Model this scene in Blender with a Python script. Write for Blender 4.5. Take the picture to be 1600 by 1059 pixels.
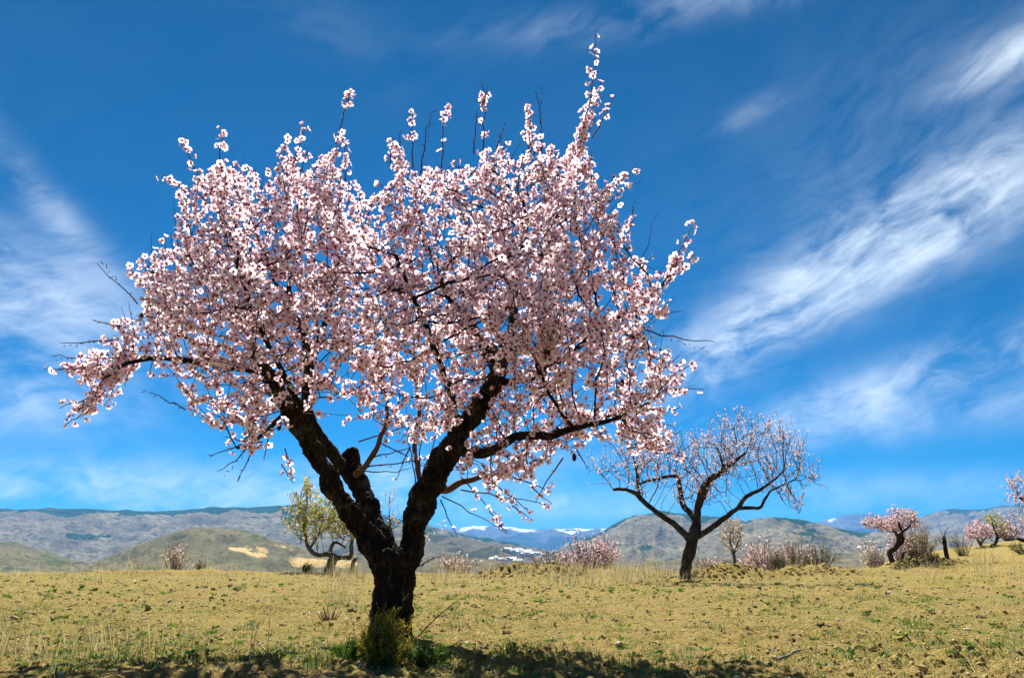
import bpy, math, random
import numpy as np
from mathutils import Vector, Matrix

# ------------------------------------------------------------------ clear
for o in list(bpy.data.objects):
    bpy.data.objects.remove(o)
scene = bpy.context.scene
COL = scene.collection
rng = np.random.default_rng(11)
random.seed(11)

# ------------------------------------------------------------------ camera
FPX, CX, CY = 1250.0, 800.0, 529.5          # focal length and centre in photograph pixels (1600 wide)
HC = 0.44                                    # camera height
HORIZON = 868.0
TILT = math.atan((HORIZON - CY) / FPX)
cam_d = bpy.data.cameras.new('camera')
cam_d.sensor_width = 36.0
cam_d.lens = 36.0 * FPX / 1600.0
cam_d.clip_start = 0.05
cam_d.clip_end = 90000
cam = bpy.data.objects.new('camera', cam_d)
COL.objects.link(cam)
cam.location = (0, 0, HC)
cam.rotation_euler = (math.pi / 2 + TILT, 0, 0)
scene.camera = cam

# ------------------------------------------------------------------ sun, sky, exposure
SUN_EL, SUN_AZ = math.radians(49.5), math.radians(-10)     # azimuth from +Y, negative = left of the view
SUN_DIR = Vector((math.sin(SUN_AZ) * math.cos(SUN_EL), math.cos(SUN_AZ) * math.cos(SUN_EL), math.sin(SUN_EL)))
sun_d = bpy.data.lights.new('sun', 'SUN')
sun_d.energy = 5.0
sun_d.angle = math.radians(0.53)
sun_d.color = (1.0, 0.95, 0.86)
sun = bpy.data.objects.new('sun', sun_d)
COL.objects.link(sun)
sun.rotation_euler = (-SUN_DIR).to_track_quat('-Z', 'Y').to_euler()
sun.location = (0, 0, 30)

scene.view_settings.view_transform = 'Standard'
scene.view_settings.look = 'None'
scene.view_settings.exposure = 1.2
scene.view_settings.gamma = 1.0
scene.view_settings.use_curve_mapping = False
scene.cycles.max_bounces = 10
scene.cycles.diffuse_bounces = 7
scene.cycles.transmission_bounces = 7
scene.cycles.volume_bounces = 0


class NT:
    """tiny helper to wire shader nodes"""
    def __init__(self, tree):
        self.t = tree
        self.n = tree.nodes
        self.l = tree.links

    def node(self, typ, **kw):
        nd = self.n.new(typ)
        for k, v in kw.items():
            setattr(nd, k, v)
        return nd

    def put(self, sock, v):
        if hasattr(v, 'is_output'):
            self.l.new(v, sock)
        elif v is not None:
            sock.default_value = v

    def math(self, op, a, b=None, c=None, clamp=False):
        nd = self.node('ShaderNodeMath', operation=op, use_clamp=clamp)
        self.put(nd.inputs[0], a)
        if b is not None:
            self.put(nd.inputs[1], b)
        if c is not None:
            self.put(nd.inputs[2], c)
        return nd.outputs[0]

    def smooth(self, v, lo, hi, t0=0.0, t1=1.0):
        nd = self.node('ShaderNodeMapRange', interpolation_type='SMOOTHSTEP')
        self.put(nd.inputs['Value'], v)
        nd.inputs['From Min'].default_value = lo
        nd.inputs['From Max'].default_value = hi
        nd.inputs['To Min'].default_value = t0
        nd.inputs['To Max'].default_value = t1
        return nd.outputs['Result']

    def xyz(self, x, y, z):
        nd = self.node('ShaderNodeCombineXYZ')
        self.put(nd.inputs[0], x); self.put(nd.inputs[1], y); self.put(nd.inputs[2], z)
        return nd.outputs[0]

    def noise(self, vec, scale, detail=4, rough=0.5, dist=0.0):
        nd = self.node('ShaderNodeTexNoise')
        if vec is not None:
            self.l.new(vec, nd.inputs['Vector'])
        nd.inputs['Scale'].default_value = scale
        nd.inputs['Detail'].default_value = detail
        nd.inputs['Roughness'].default_value = rough
        nd.inputs['Distortion'].default_value = dist
        return nd.outputs['Fac']

    def mix(self, fac, a, b, blend='MIX'):
        nd = self.node('ShaderNodeMix', data_type='RGBA', blend_type=blend)
        self.put(nd.inputs['Factor'], fac)
        for s, v in ((nd.inputs['A'], a), (nd.inputs['B'], b)):
            pass
        A = [i for i in nd.inputs if i.name == 'A' and i.type == 'RGBA'][0]
        B = [i for i in nd.inputs if i.name == 'B' and i.type == 'RGBA'][0]
        for s, v in ((A, a), (B, b)):
            if hasattr(v, 'is_output'):
                self.l.new(v, s)
            else:
                s.default_value = (*v[:3], 1.0)
        return [o for o in nd.outputs if o.type == 'RGBA'][0]

    def ramp(self, fac, stops):
        nd = self.node('ShaderNodeValToRGB')
        self.l.new(fac, nd.inputs[0])
        el = nd.color_ramp.elements
        while len(el) < len(stops):
            el.new(0.5)
        for e, (p, c) in zip(el, stops):
            e.position = p
            e.color = (*c[:3], 1)
        return nd.outputs['Color']

    def bump(self, h, strength, dist):
        nd = self.node('ShaderNodeBump')
        nd.inputs['Strength'].default_value = strength
        nd.inputs['Distance'].default_value = dist
        self.l.new(h, nd.inputs['Height'])
        return nd.outputs['Normal']


world = bpy.data.worlds.new('World')
scene.world = world
world.use_nodes = True
W = NT(world.node_tree)
for nd in list(W.n):
    W.n.remove(nd)
sky = W.node('ShaderNodeTexSky', sky_type='NISHITA')
sky.sun_disc = False
sky.sun_elevation = SUN_EL
sky.sun_rotation = SUN_AZ
sky.altitude = 2500
sky.air_density = 0.85
sky.dust_density = 0.0
sky.ozone_density = 3.0
hs = W.node('ShaderNodeHueSaturation')
hs.inputs['Hue'].default_value = 0.490
hs.inputs['Saturation'].default_value = 2.0
hs.inputs['Value'].default_value = 0.42
sc0 = W.node('ShaderNodeVectorMath', operation='SCALE')
sc0.inputs['Scale'].default_value = 0.1
W.l.new(sky.outputs[0], sc0.inputs[0])
gm = W.node('ShaderNodeGamma')
gm.inputs['Gamma'].default_value = 1.25
W.l.new(sc0.outputs[0], gm.inputs['Color'])
sc1 = W.node('ShaderNodeVectorMath', operation='SCALE')
sc1.inputs['Scale'].default_value = 10.0
W.l.new(gm.outputs[0], sc1.inputs[0])
W.l.new(sc1.outputs[0], hs.inputs['Color'])

# cirrus: wind-drawn streaks, laid out by compass bearing and elevation
tc = W.node('ShaderNodeTexCoord')
sep = W.node('ShaderNodeSeparateXYZ')
W.l.new(tc.outputs['Generated'], sep.inputs[0])
dx, dy, dz = sep.outputs
az = W.math('ARCTAN2', dx, dy)
el = W.math('ARCSINE', dz)


def azel(u, v):
    x = (u - CX) / FPX
    up = (CY - v) / FPX
    d = Vector((x, math.cos(TILT) - up * math.sin(TILT), math.sin(TILT) + up * math.cos(TILT))).normalized()
    return math.atan2(d.x, d.y), math.asin(d.z)


def rotated(ang, sx, sy, warp=0.0):
    c, s = math.cos(ang), math.sin(ang)
    a = W.math('ADD', W.math('MULTIPLY', az, c), W.math('MULTIPLY', el, s))
    b = W.math('ADD', W.math('MULTIPLY', az, -s), W.math('MULTIPLY', el, c))
    if warp:
        wn = W.noise(W.xyz(az, el, 3.3), 3.5, 3, 0.55)
        b = W.math('ADD', b, W.math('MULTIPLY', W.math('SUBTRACT', wn, 0.5), warp))
        wn2 = W.noise(W.xyz(az, el, 8.1), 7.0, 3, 0.55)
        a = W.math('ADD', a, W.math('MULTIPLY', W.math('SUBTRACT', wn2, 0.5), warp))
    return W.xyz(W.math('MULTIPLY', a, sx), W.math('MULTIPLY', b, sy), 0.37)


def blob(u, v, ru, rv, ang, amp):
    a0, e0 = azel(u, v)
    c, s = math.cos(ang), math.sin(ang)
    da = W.math('SUBTRACT', az, a0)
    de = W.math('SUBTRACT', el, e0)
    p = W.math('DIVIDE', W.math('ADD', W.math('MULTIPLY', da, c), W.math('MULTIPLY', de, s)), ru / FPX)
    q = W.math('DIVIDE', W.math('ADD', W.math('MULTIPLY', da, -s), W.math('MULTIPLY', de, c)), rv / FPX)
    r2 = W.math('ADD', W.math('MULTIPLY', p, p), W.math('MULTIPLY', q, q))
    return W.math('MULTIPLY', W.math('EXPONENT', W.math('MULTIPLY', r2, -1.0)), amp)


def add_all(l):
    r = l[0]
    for x in l[1:]:
        r = W.math('ADD', r, x)
    return r


R = math.radians
right_mask = add_all([
    blob(1480, 325, 210, 62, R(17), 0.46), blob(1215, 490, 210, 46, R(24), 0.42), blob(1340, 420, 160, 40, R(20), 0.22),
    blob(1420, 595, 330, 34, R(14), 0.40), blob(1580, 85, 80, 28, R(15), 0.42),
    blob(1450, 190, 300, 130, R(15), 0.055), blob(1080, 12, 330, 26, R(3), 0.14),
    blob(1090, 585, 130, 44, R(30), 0.24), blob(880, 785, 150, 13, R(9), 0.40), blob(1165, 180, 60, 16, R(15), 0.09),
    blob(1500, 645, 260, 30, R(4), 0.22), blob(520, 60, 130, 46, R(-30), 0.02), blob(780, 740, 200, 40, R(5), 0.14)])
left_mask = add_all([
    blob(95, 345, 120, 24, R(-42), 0.17), blob(30, 430, 150, 55, R(-12), 0.24),
    blob(30, 620, 140, 50, R(0), 0.30), blob(120, 775, 250, 18, R(-4), 0.38),
    blob(610, 760, 150, 34, R(6), 0.36), blob(50, 510, 160, 50, R(0), 0.20), blob(330, 755, 330, 30, R(0), 0.34), blob(760, 800, 500, 22, R(0), 0.22), blob(1300, 770, 420, 26, R(0), 0.16)])
nr = W.noise(rotated(R(14), 3.2, 6.2, 0.2), 2.3, 9, 0.58, 0.3)
nr2 = W.noise(rotated(R(22), 1.8, 3.4, 0.2), 2.6, 7, 0.52, 0.2)
nl = W.noise(rotated(R(-20), 3.0, 6.2, 0.2), 2.2, 10, 0.58, 0.3)
fine = W.noise(rotated(R(17), 5.0, 17.0, 0.12), 2.8, 10, 0.68, 0.2)
tex_r = W.smooth(W.math('ADD', W.math('ADD', W.math('MULTIPLY', nr, 0.42), W.math('MULTIPLY', nr2, 0.28)), W.math('MULTIPLY', fine, 0.30)), 0.36, 0.64)
tex_l = W.smooth(W.math('ADD', W.math('ADD', W.math('MULTIPLY', nl, 0.46), W.math('MULTIPLY', nr2, 0.24)), W.math('MULTIPLY', fine, 0.30)), 0.36, 0.64)
cr = W.math('MULTIPLY', tex_r, W.math('MINIMUM', W.math('ADD', W.math('MULTIPLY', right_mask, 1.9), 0.012), 0.95))
cl = W.math('MULTIPLY', tex_l, W.math('MINIMUM', W.math('ADD', W.math('MULTIPLY', left_mask, 2.2), 0.008), 0.9))
cloud = W.math('MULTIPLY', W.math('MAXIMUM', cr, cl), 0.9)
cloud = W.math('MULTIPLY', cloud, W.smooth(el, -0.01, 0.02))
sky_col = W.mix(cloud, hs.outputs[0], (4.6, 5.1, 5.5))
bg = W.node('ShaderNodeBackground')
bg.inputs['Strength'].default_value = 0.105
W.l.new(sky_col, bg.inputs['Color'])
wo = W.node('ShaderNodeOutputWorld')
W.l.new(bg.outputs[0], wo.inputs['Surface'])


# ------------------------------------------------------------------ helpers: pixels and points
def pt(u, v, Y):
    """world point on the sight line of photograph pixel (u, v) at distance Y in front of the camera"""
    x = (u - CX) / FPX
    up = (CY - v) / FPX
    dyy = math.cos(TILT) - up * math.sin(TILT)
    dzz = math.sin(TILT) + up * math.cos(TILT)
    k = Y / dyy
    return np.array([x * k, Y, HC + dzz * k])


def proj(P):
    P = np.asarray(P, float)
    q = P - np.array([0, 0, HC])
    ax = q[..., 1] * math.cos(TILT) + q[..., 2] * math.sin(TILT)
    up = -q[..., 1] * math.sin(TILT) + q[..., 2] * math.cos(TILT)
    ax = np.maximum(ax, 1e-3)
    return CX + FPX * q[..., 0] / ax, CY - FPX * up / ax, ax


def px_at(P):
    """metres per photograph pixel at point P"""
    return float(proj(P)[2]) / FPX


# ------------------------------------------------------------------ helpers: noise
_perm = np.random.default_rng(5).permutation(256)
_perm = np.concatenate([_perm, _perm, _perm])
_grad = np.random.default_rng(6).normal(size=(256, 3))
_grad /= np.linalg.norm(_grad, axis=1)[:, None]


def perlin(p):
    p = np.asarray(p, float)
    i = np.floor(p).astype(int)
    f = p - i
    w = f * f * f * (f * (f * 6 - 15) + 10)
    i &= 255
    out = 0
    for dx_ in (0, 1):
        for dy_ in (0, 1):
            for dz_ in (0, 1):
                h = _perm[_perm[_perm[(i[..., 0] + dx_) & 255] + ((i[..., 1] + dy_) & 255)] + ((i[..., 2] + dz_) & 255)]
                g = _grad[h]
                d = (f[..., 0] - dx_) * g[..., 0] + (f[..., 1] - dy_) * g[..., 1] + (f[..., 2] - dz_) * g[..., 2]
                wt = (w[..., 0] if dx_ else 1 - w[..., 0]) * (w[..., 1] if dy_ else 1 - w[..., 1]) * (w[..., 2] if dz_ else 1 - w[..., 2])
                out = out + d * wt
    return out * 1.5


def fbm(p, oct=4, gain=0.5, ridged=False):
    a, s, out = 1.0, 1.0, 0
    for k in range(oct):
        n = perlin(np.asarray(p) * s + 17.3 * k)
        if ridged:
            n = 1 - 2 * np.abs(n)
        out = out + a * n
        a *= gain
        s *= 2.03
    return out


def n2(x, y, sc, seed=0.0, oct=4, gain=0.5, ridged=False):
    return fbm(np.stack([np.asarray(x, float) * sc, np.asarray(y, float) * sc, np.full(np.shape(x), seed)], -1), oct, gain, ridged)


def sstep(a, b, x):
    t = np.clip((np.asarray(x, float) - a) / (b - a), 0, 1)
    return t * t * (3 - 2 * t)


# ------------------------------------------------------------------ helpers: meshes
class Geo:
    def __init__(self):
        self.v, self.f, self.m, self.c, self.n = [], [], [], [], 0

    def add(self, v, f, mat=0, col=None):
        v = np.asarray(v, np.float32).reshape(-1, 3)
        f = np.asarray(f, np.int64)
        if len(v) == 0 or len(f) == 0:
            return
        self.v.append(v)
        self.f.append(f + self.n)
        self.m.append(np.full(len(f), mat, np.int32) if np.isscalar(mat) else np.asarray(mat, np.int32))
        if col is None:
            col = np.tile(np.array([[0.5, 0.5, 0.5, 1.0]], np.float32), (len(v), 1))
        col = np.asarray(col, np.float32)
        if col.ndim == 1:
            col = np.tile(col[None], (len(v), 1))
        self.c.append(col)
        self.n += len(v)

    def inst(self, tv, tf, pos, rot, scale, mat=0, tcol=None, var=None):
        """many placed copies of a small template: real joined geometry"""
        k = len(pos)
        if k == 0:
            return
        tv = np.asarray(tv, float)
        scale = np.asarray(scale, float)
        if scale.ndim == 1:
            scale = scale[:, None]
        sv = tv[None] * scale[:, None, :]
        V = np.einsum('kij,kvj->kvi', rot, sv) + np.asarray(pos)[:, None, :]
        nv = len(tv)
        F = np.asarray(tf)[None] + (np.arange(k) * nv)[:, None, None]
        M = np.tile(np.asarray(mat), (k, 1)).reshape(-1) if not np.isscalar(mat) else mat
        C = None
        if tcol is not None:
            C = np.tile(np.asarray(tcol, np.float32)[None], (k, 1, 1))
            if var is not None:
                C[:, :, 1] = np.asarray(var)[:, None]
            C = C.reshape(-1, 4)
        elif var is not None:
            C = np.full((k, nv, 4), 0.5, np.float32)
            C[:, :, 1] = np.asarray(var)[:, None]
            C = C.reshape(-1, 4)
        self.add(V.reshape(-1, 3), F.reshape(-1, np.shape(tf)[1]), M, C)

    def mesh(self, name, mats, smooth=False):
        me = bpy.data.meshes.new(name)
        if self.v:
            V = np.concatenate(self.v)
            loops = np.concatenate([f.reshape(-1) for f in self.f])
            tot = np.concatenate([np.full(len(f), f.shape[1]) for f in self.f])
            start = np.concatenate([[0], np.cumsum(tot)[:-1]])
            me.vertices.add(len(V))
            me.vertices.foreach_set('co', V.reshape(-1))
            me.loops.add(len(loops))
            me.loops.foreach_set('vertex_index', loops.astype(np.int32))
            me.polygons.add(len(tot))
            me.polygons.foreach_set('loop_start', start.astype(np.int32))
            me.polygons.foreach_set('material_index', np.concatenate(self.m))
            me.polygons.foreach_set('use_smooth', np.full(len(tot), smooth))
            at = me.color_attributes.new('col', 'FLOAT_COLOR', 'POINT')
            at.data.foreach_set('color', np.concatenate(self.c).reshape(-1))
            me.update(calc_edges=True)
        for m in (mats if isinstance(mats, (list, tuple)) else [mats]):
            me.materials.append(m)
        return me

    def build(self, name, mats, parent=None, smooth=False):
        return link(name, self.mesh(name, mats, smooth), parent)


def link(name, me, parent=None):
    o = bpy.data.objects.new(name, me)
    COL.objects.link(o)
    if parent is not None:
        o.parent = parent
        o.matrix_parent_inverse = Matrix.Translation(-Vector(parent.location))
    return o


def empty(name, loc, label, cat, group=None):
    o = bpy.data.objects.new(name, None)
    COL.objects.link(o)
    o.location = tuple(float(a) for a in loc)
    o.empty_display_size = 0.1
    return tag(o, label, cat, group)


def tag(o, label=None, cat=None, group=None, kind=None):
    if label: o['label'] = label
    if cat: o['category'] = cat
    if group: o['group'] = group
    if kind: o['kind'] = kind
    return o


def unit(v):
    v = np.asarray(v, float)
    return v / np.maximum(np.linalg.norm(v, axis=-1, keepdims=True), 1e-9)


def frames(n, roll):
    """rotation matrices whose z axis is n"""
    n = unit(n)
    ref = np.where(np.abs(n[:, 2:3]) < 0.9, np.array([[0, 0, 1.0]]), np.array([[1.0, 0, 0]]))
    x = unit(np.cross(ref, n))
    y = np.cross(n, x)
    c, s = np.cos(roll)[:, None], np.sin(roll)[:, None]
    return np.stack([x * c + y * s, -x * s + y * c, n], -1)


def tube(g, pts, rad, sides=6, mat=0, cap=True, col=None):
    pts = np.asarray(pts, float)
    rad = np.asarray(rad, float)
    n = len(pts)
    t = np.empty_like(pts)
    t[1:-1] = pts[2:] - pts[:-2]
    t[0] = pts[1] - pts[0]
    t[-1] = pts[-1] - pts[-2]
    t = unit(t)
    ref = np.array([0.31, 0.83, 0.46]) if abs(t[0] @ np.array([0.31, 0.83, 0.46])) < 0.93 else np.array([1.0, 0, 0])
    x = unit(np.cross(ref, t[0]))
    xs = [x]
    for i in range(1, n):
        x = xs[-1] - t[i] * (xs[-1] @ t[i])
        xs.append(unit(x))
    xs = np.array(xs)
    ys = np.cross(t, xs)
    a = np.arange(sides) * 2 * math.pi / sides
    V = pts[:, None] + rad[:, None, None] * (np.cos(a)[None, :, None] * xs[:, None] + np.sin(a)[None, :, None] * ys[:, None])
    idx = np.arange(n * sides).reshape(n, sides)
    q = np.stack([idx[:-1], np.roll(idx[:-1], -1, 1), np.roll(idx[1:], -1, 1), idx[1:]], -1).reshape(-1, 4)
    V = V.reshape(-1, 3)
    if cap:
        b = len(V)
        V = np.concatenate([V, pts[:1], pts[-1:]])
        i0 = np.arange(sides)
        c0 = np.stack([np.full(sides, b), np.roll(i0, -1), i0], -1)
        i1 = i0 + (n - 1) * sides
        c1 = np.stack([np.full(sides, b + 1), i1, np.roll(i1, -1)], -1)
        tri = np.concatenate([c0, c1])
        n0 = g.n
        g.add(V, q, mat, col)
        g.f.append(tri + n0)
        g.m.append(np.full(len(tri), mat, np.int32))
    else:
        g.add(V, q, mat, col)


def catmull(P, n):
    """smooth resample of a polyline (any columns) to about n points"""
    P = np.asarray(P, float)
    Q = np.concatenate([[2 * P[0] - P[1]], P, [2 * P[-1] - P[-2]]])
    d = np.linalg.norm(np.diff(P[:, :3], axis=0), axis=1)
    s = np.concatenate([[0], np.cumsum(d)])
    out = []
    for u in np.linspace(0, s[-1], n):
        k = min(np.searchsorted(s, u, side='right') - 1, len(P) - 2)
        t = (u - s[k]) / max(d[k], 1e-9)
        a, b, c, e = Q[k], Q[k + 1], Q[k + 2], Q[k + 3]
        out.append(0.5 * (2 * b + (c - a) * t + (2 * a - 5 * b + 4 * c - e) * t * t + (3 * b - a - 3 * c + e) * t ** 3))
    return np.array(out)


# ------------------------------------------------------------------ helpers: materials
def material(name):
    m = bpy.data.materials.new(name)
    m.use_nodes = True
    t = NT(m.node_tree)
    for nd in list(t.n):
        t.n.remove(nd)
    out = t.node('ShaderNodeOutputMaterial')
    bs = t.node('ShaderNodeBsdfPrincipled')
    t.l.new(bs.outputs[0], out.inputs['Surface'])
    bs.inputs['Roughness'].default_value = 0.85
    bs.inputs['Specular IOR Level'].default_value = 0.25
    return m, t, bs, out


def attr_col(t):
    a = t.node('ShaderNodeAttribute', attribute_name='col')
    s = t.node('ShaderNodeSeparateColor')
    t.l.new(a.outputs['Color'], s.inputs[0])
    return s.outputs        # red, green, blue


def leafy(name, stops, trans=0.35, rough=0.6):
    """thin leaf / petal: colour ramp over the random green channel, light shining through"""
    m, t, bs, out = material(name)
    r, g, b = attr_col(t)
    c = t.ramp(g, stops)
    t.l.new(c, bs.inputs['Base Color'])
    bs.inputs['Roughness'].default_value = rough
    tr = t.node('ShaderNodeBsdfTranslucent')
    t.l.new(c, tr.inputs['Color'])
    mx = t.node('ShaderNodeMixShader')
    mx.inputs[0].default_value = trans
    t.l.new(bs.outputs[0], mx.inputs[1])
    t.l.new(tr.outputs[0], mx.inputs[2])
    t.l.new(mx.outputs[0], out.inputs['Surface'])
    return m


def plain(name, stops, scale=30, rough=0.9, bump=0.0, bdist=0.01):
    m, t, bs, out = material(name)
    tcx = t.node('ShaderNodeNewGeometry').outputs['Position']
    n = t.noise(tcx, scale, 5, 0.6)
    t.l.new(t.ramp(n, stops), bs.inputs['Base Color'])
    bs.inputs['Roughness'].default_value = rough
    if bump:
        t.l.new(t.bump(t.noise(tcx, scale * 2, 6, 0.65), bump, bdist), bs.inputs['Normal'])
    return m


def bark_material(name, dark, mid, light, scale=26.0, bump=0.9, bdist=0.012):
    m, t, bs, out = material(name)
    pos = t.node('ShaderNodeNewGeometry').outputs['Position']
    mp = t.node('ShaderNodeMapping')
    mp.inputs['Scale'].default_value = (1, 1, 0.35)
    t.l.new(pos, mp.inputs['Vector'])
    n1 = t.noise(mp.outputs[0], scale, 8, 0.68, 0.6)
    vo = t.node('ShaderNodeTexVoronoi', feature='DISTANCE_TO_EDGE')
    vo.inputs['Scale'].default_value = scale * 1.2
    t.l.new(mp.outputs[0], vo.inputs['Vector'])
    lich = t.noise(pos, scale * 0.28, 5, 0.6)
    c = t.ramp(n1, [(0.33, dark), (0.55, mid), (0.78, light)])
    c2 = t.mix(t.smooth(lich, 0.56, 0.72, 0, 0.55), c, light)
    t.l.new(c2, bs.inputs['Base Color'])
    bs.inputs['Roughness'].default_value = 0.95
    bs.inputs['Specular IOR Level'].default_value = 0.1
    h = t.math('ADD', t.math('MULTIPLY', n1, 0.8), t.math('MULTIPLY', t.smooth(vo.outputs['Distance'], 0.0, 0.25), 0.5))
    t.l.new(t.bump(h, bump, bdist), bs.inputs['Normal'])
    return m


M = {}
M['bark'] = bark_material('old almond bark', (0.008, 0.006, 0.005), (0.024, 0.018, 0.013), (0.16, 0.135, 0.09), 30.0, 1.0, 0.02)
M['bark_far'] = bark_material('grey almond bark', (0.014, 0.011, 0.009), (0.055, 0.045, 0.035), (0.17, 0.15, 0.12), 14, 0.8, 0.03)
M['bark_pale'] = bark_material('pale almond bark', (0.05, 0.04, 0.028), (0.14, 0.115, 0.08), (0.26, 0.23, 0.17), 14, 0.8, 0.03)
M['twig'] = plain('brown twig bark', [(0.3, (0.035, 0.018, 0.014)), (0.7, (0.11, 0.06, 0.045))], 60)
M['twig_far'] = plain('dry shrub wood', [(0.3, (0.13, 0.085, 0.06)), (0.7, (0.28, 0.20, 0.14))], 30)
M['twig_red'] = plain('reddish young bark', [(0.3, (0.06, 0.028, 0.018)), (0.7, (0.17, 0.085, 0.05))], 40)
M['cut'] = plain('weathered cut wood', [(0.3, (0.02, 0.015, 0.012)), (0.7, (0.09, 0.07, 0.05))], 40, 0.95, 0.6)


def petal_material(name, tip, base, shade, trans=0.42):
    m, t, bs, out = material(name)
    r, g, b = attr_col(t)
    geo = t.node('ShaderNodeNewGeometry').outputs['Position']
    c = t.mix(t.smooth(r, 0.08, 0.62), base, tip)
    vein = t.noise(geo, 900, 2, 0.5)
    c = t.mix(t.math('MULTIPLY', t.smooth(g, 0.4, 1.0), 0.7), c, t.mix(0.6, c, shade))
    c = t.mix(t.smooth(vein, 0.35, 0.75, 0.0, 0.10), c, base)
    t.l.new(c, bs.inputs['Base Color'])
    bs.inputs['Roughness'].default_value = 0.55
    tr = t.node('ShaderNodeBsdfTranslucent')
    t.l.new(c, tr.inputs['Color'])
    mx = t.node('ShaderNodeMixShader')
    mx.inputs[0].default_value = trans
    t.l.new(bs.outputs[0], mx.inputs[1])
    t.l.new(tr.outputs[0], mx.inputs[2])
    t.l.new(mx.outputs[0], out.inputs['Surface'])
    return m


M['petal'] = petal_material('almond petal', (0.97, 0.86, 0.88), (0.86, 0.30, 0.42), (0.96, 0.66, 0.73), 0.76)
M['calyx'] = leafy('crimson calyx', [(0.0, (0.22, 0.012, 0.03)), (1.0, (0.42, 0.03, 0.06))], 0.2)
M['calyx_far'] = leafy('brownish calyx', [(0.0, (0.22, 0.09, 0.07)), (1.0, (0.38, 0.17, 0.14))], 0.2)
M['anther'] = leafy('yellow anthers', [(0.0, (0.55, 0.30, 0.06)), (1.0, (0.75, 0.5, 0.16))], 0.2)
M['leaf_new'] = leafy('young almond leaf', [(0.0, (0.12, 0.17, 0.03)), (1.0, (0.30, 0.34, 0.07))], 0.45)
M['petal_far'] = petal_material('pale almond petal', (0.86, 0.70, 0.70), (0.60, 0.28, 0.31), (0.76, 0.50, 0.51))
M['petal_pink'] = petal_material('pink almond petal', (0.86, 0.70, 0.72), (0.66, 0.34, 0.40), (0.80, 0.56, 0.62))
M['petal_white'] = petal_material('white almond petal', (0.84, 0.80, 0.74), (0.6, 0.42, 0.4), (0.8, 0.68, 0.64))
M['leaf_yellow'] = leafy('yellow green leaf', [(0.0, (0.28, 0.28, 0.04)), (0.6, (0.44, 0.42, 0.08)), (1.0, (0.56, 0.52, 0.18))], 0.5)
M['leaf_olive'] = leafy('olive shrub leaf', [(0.0, (0.06, 0.075, 0.018)), (1.0, (0.17, 0.17, 0.045))], 0.3)
M['leaf_gold'] = leafy('golden green needle', [(0.0, (0.22, 0.21, 0.02)), (0.6, (0.42, 0.36, 0.035)), (1.0, (0.58, 0.46, 0.07))], 0.45)
M['leaf_dark'] = leafy('dark green leaf', [(0.0, (0.02, 0.05, 0.012)), (1.0, (0.06, 0.12, 0.025))], 0.3)
M['leaf_fresh'] = leafy('fresh green weed leaf', [(0.0, (0.05, 0.12, 0.015)), (1.0, (0.17, 0.26, 0.04))], 0.4)
M['leaf_straw'] = leafy('straw coloured twig leaf', [(0.0, (0.30, 0.24, 0.10)), (1.0, (0.48, 0.38, 0.18))], 0.3)
M['grass'] = leafy('green grass blade', [(0.0, (0.05, 0.12, 0.016)), (0.6, (0.13, 0.20, 0.026)), (1.0, (0.28, 0.28, 0.05))], 0.4)
M['straw'] = leafy('dry straw', [(0.0, (0.36, 0.28, 0.11)), (1.0, (0.62, 0.53, 0.30))], 0.35)
M['pod'] = plain('dry almond hull', [(0.3, (0.015, 0.01, 0.008)), (0.7, (0.07, 0.05, 0.03))], 80)

# ------------------------------------------------------------------ the ground
_rx = np.array([-80, -20, -10, 4.5, 6, 8, 9.6, 11, 12.8, 16, 25, 80.])
_rz = np.array([.3, .15, 0.03, 0.0, .02, .10, .18, .29, .52, .95, 1.8, 5.0])
# spoil heaps and low mounds: u, Y, height, half width (m), half depth
HEAPS = [(815, 15.6, 0.20, 0.75, 0.5), (880, 15.2, 0.12, 0.5, 0.5), (1150, 15.5, 0.19, 0.85, 0.5), (1110, 14.6, 0.10, 0.4, 0.4),
         (1265, 16.5, 0.16, 0.8, 0.6), (1445, 19.0, 0.16, 0.8, 0.6), (975, 17.0, 0.08, 1.3, 0.6), (300, 17, 0.05, 2.5, .8)]
HEAPS = [((u - CX) / FPX * Y * 0.966, Y, h, a, b) for u, Y, h, a, b in HEAPS]


def ground_base(x, y):
    x = np.asarray(x, float); y = np.asarray(y, float)
    h = np.interp(x, _rx, _rz) * sstep(6, 20, y)
    h = h + 0.035 * n2(x, y, 0.35, 1.0, 3) * sstep(2, 5, np.hypot(x, y) + 1)
    for hx, hy, hh, a, b in HEAPS:
        r2 = ((x - hx) / a) ** 2 + ((y - hy) / b) ** 2
        h = h + hh * np.exp(-r2) * (1 + 0.35 * n2(x, y, 3.0, 9.0, 3))
    yc = 18.6 + 0.5 * n2(x, x * 0, 0.25, 4.0, 2) + 6.0 * sstep(8, 14, x)
    d = np.maximum(y - yc, 0)
    h = h - np.where(d < 8, 0.016 * d * d, 0.016 * 64 + 0.256 * (d - 8))
    h = np.maximum(h, -140 + 12 * n2(x, y, 0.002, 2.0, 3))
    return h


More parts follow.
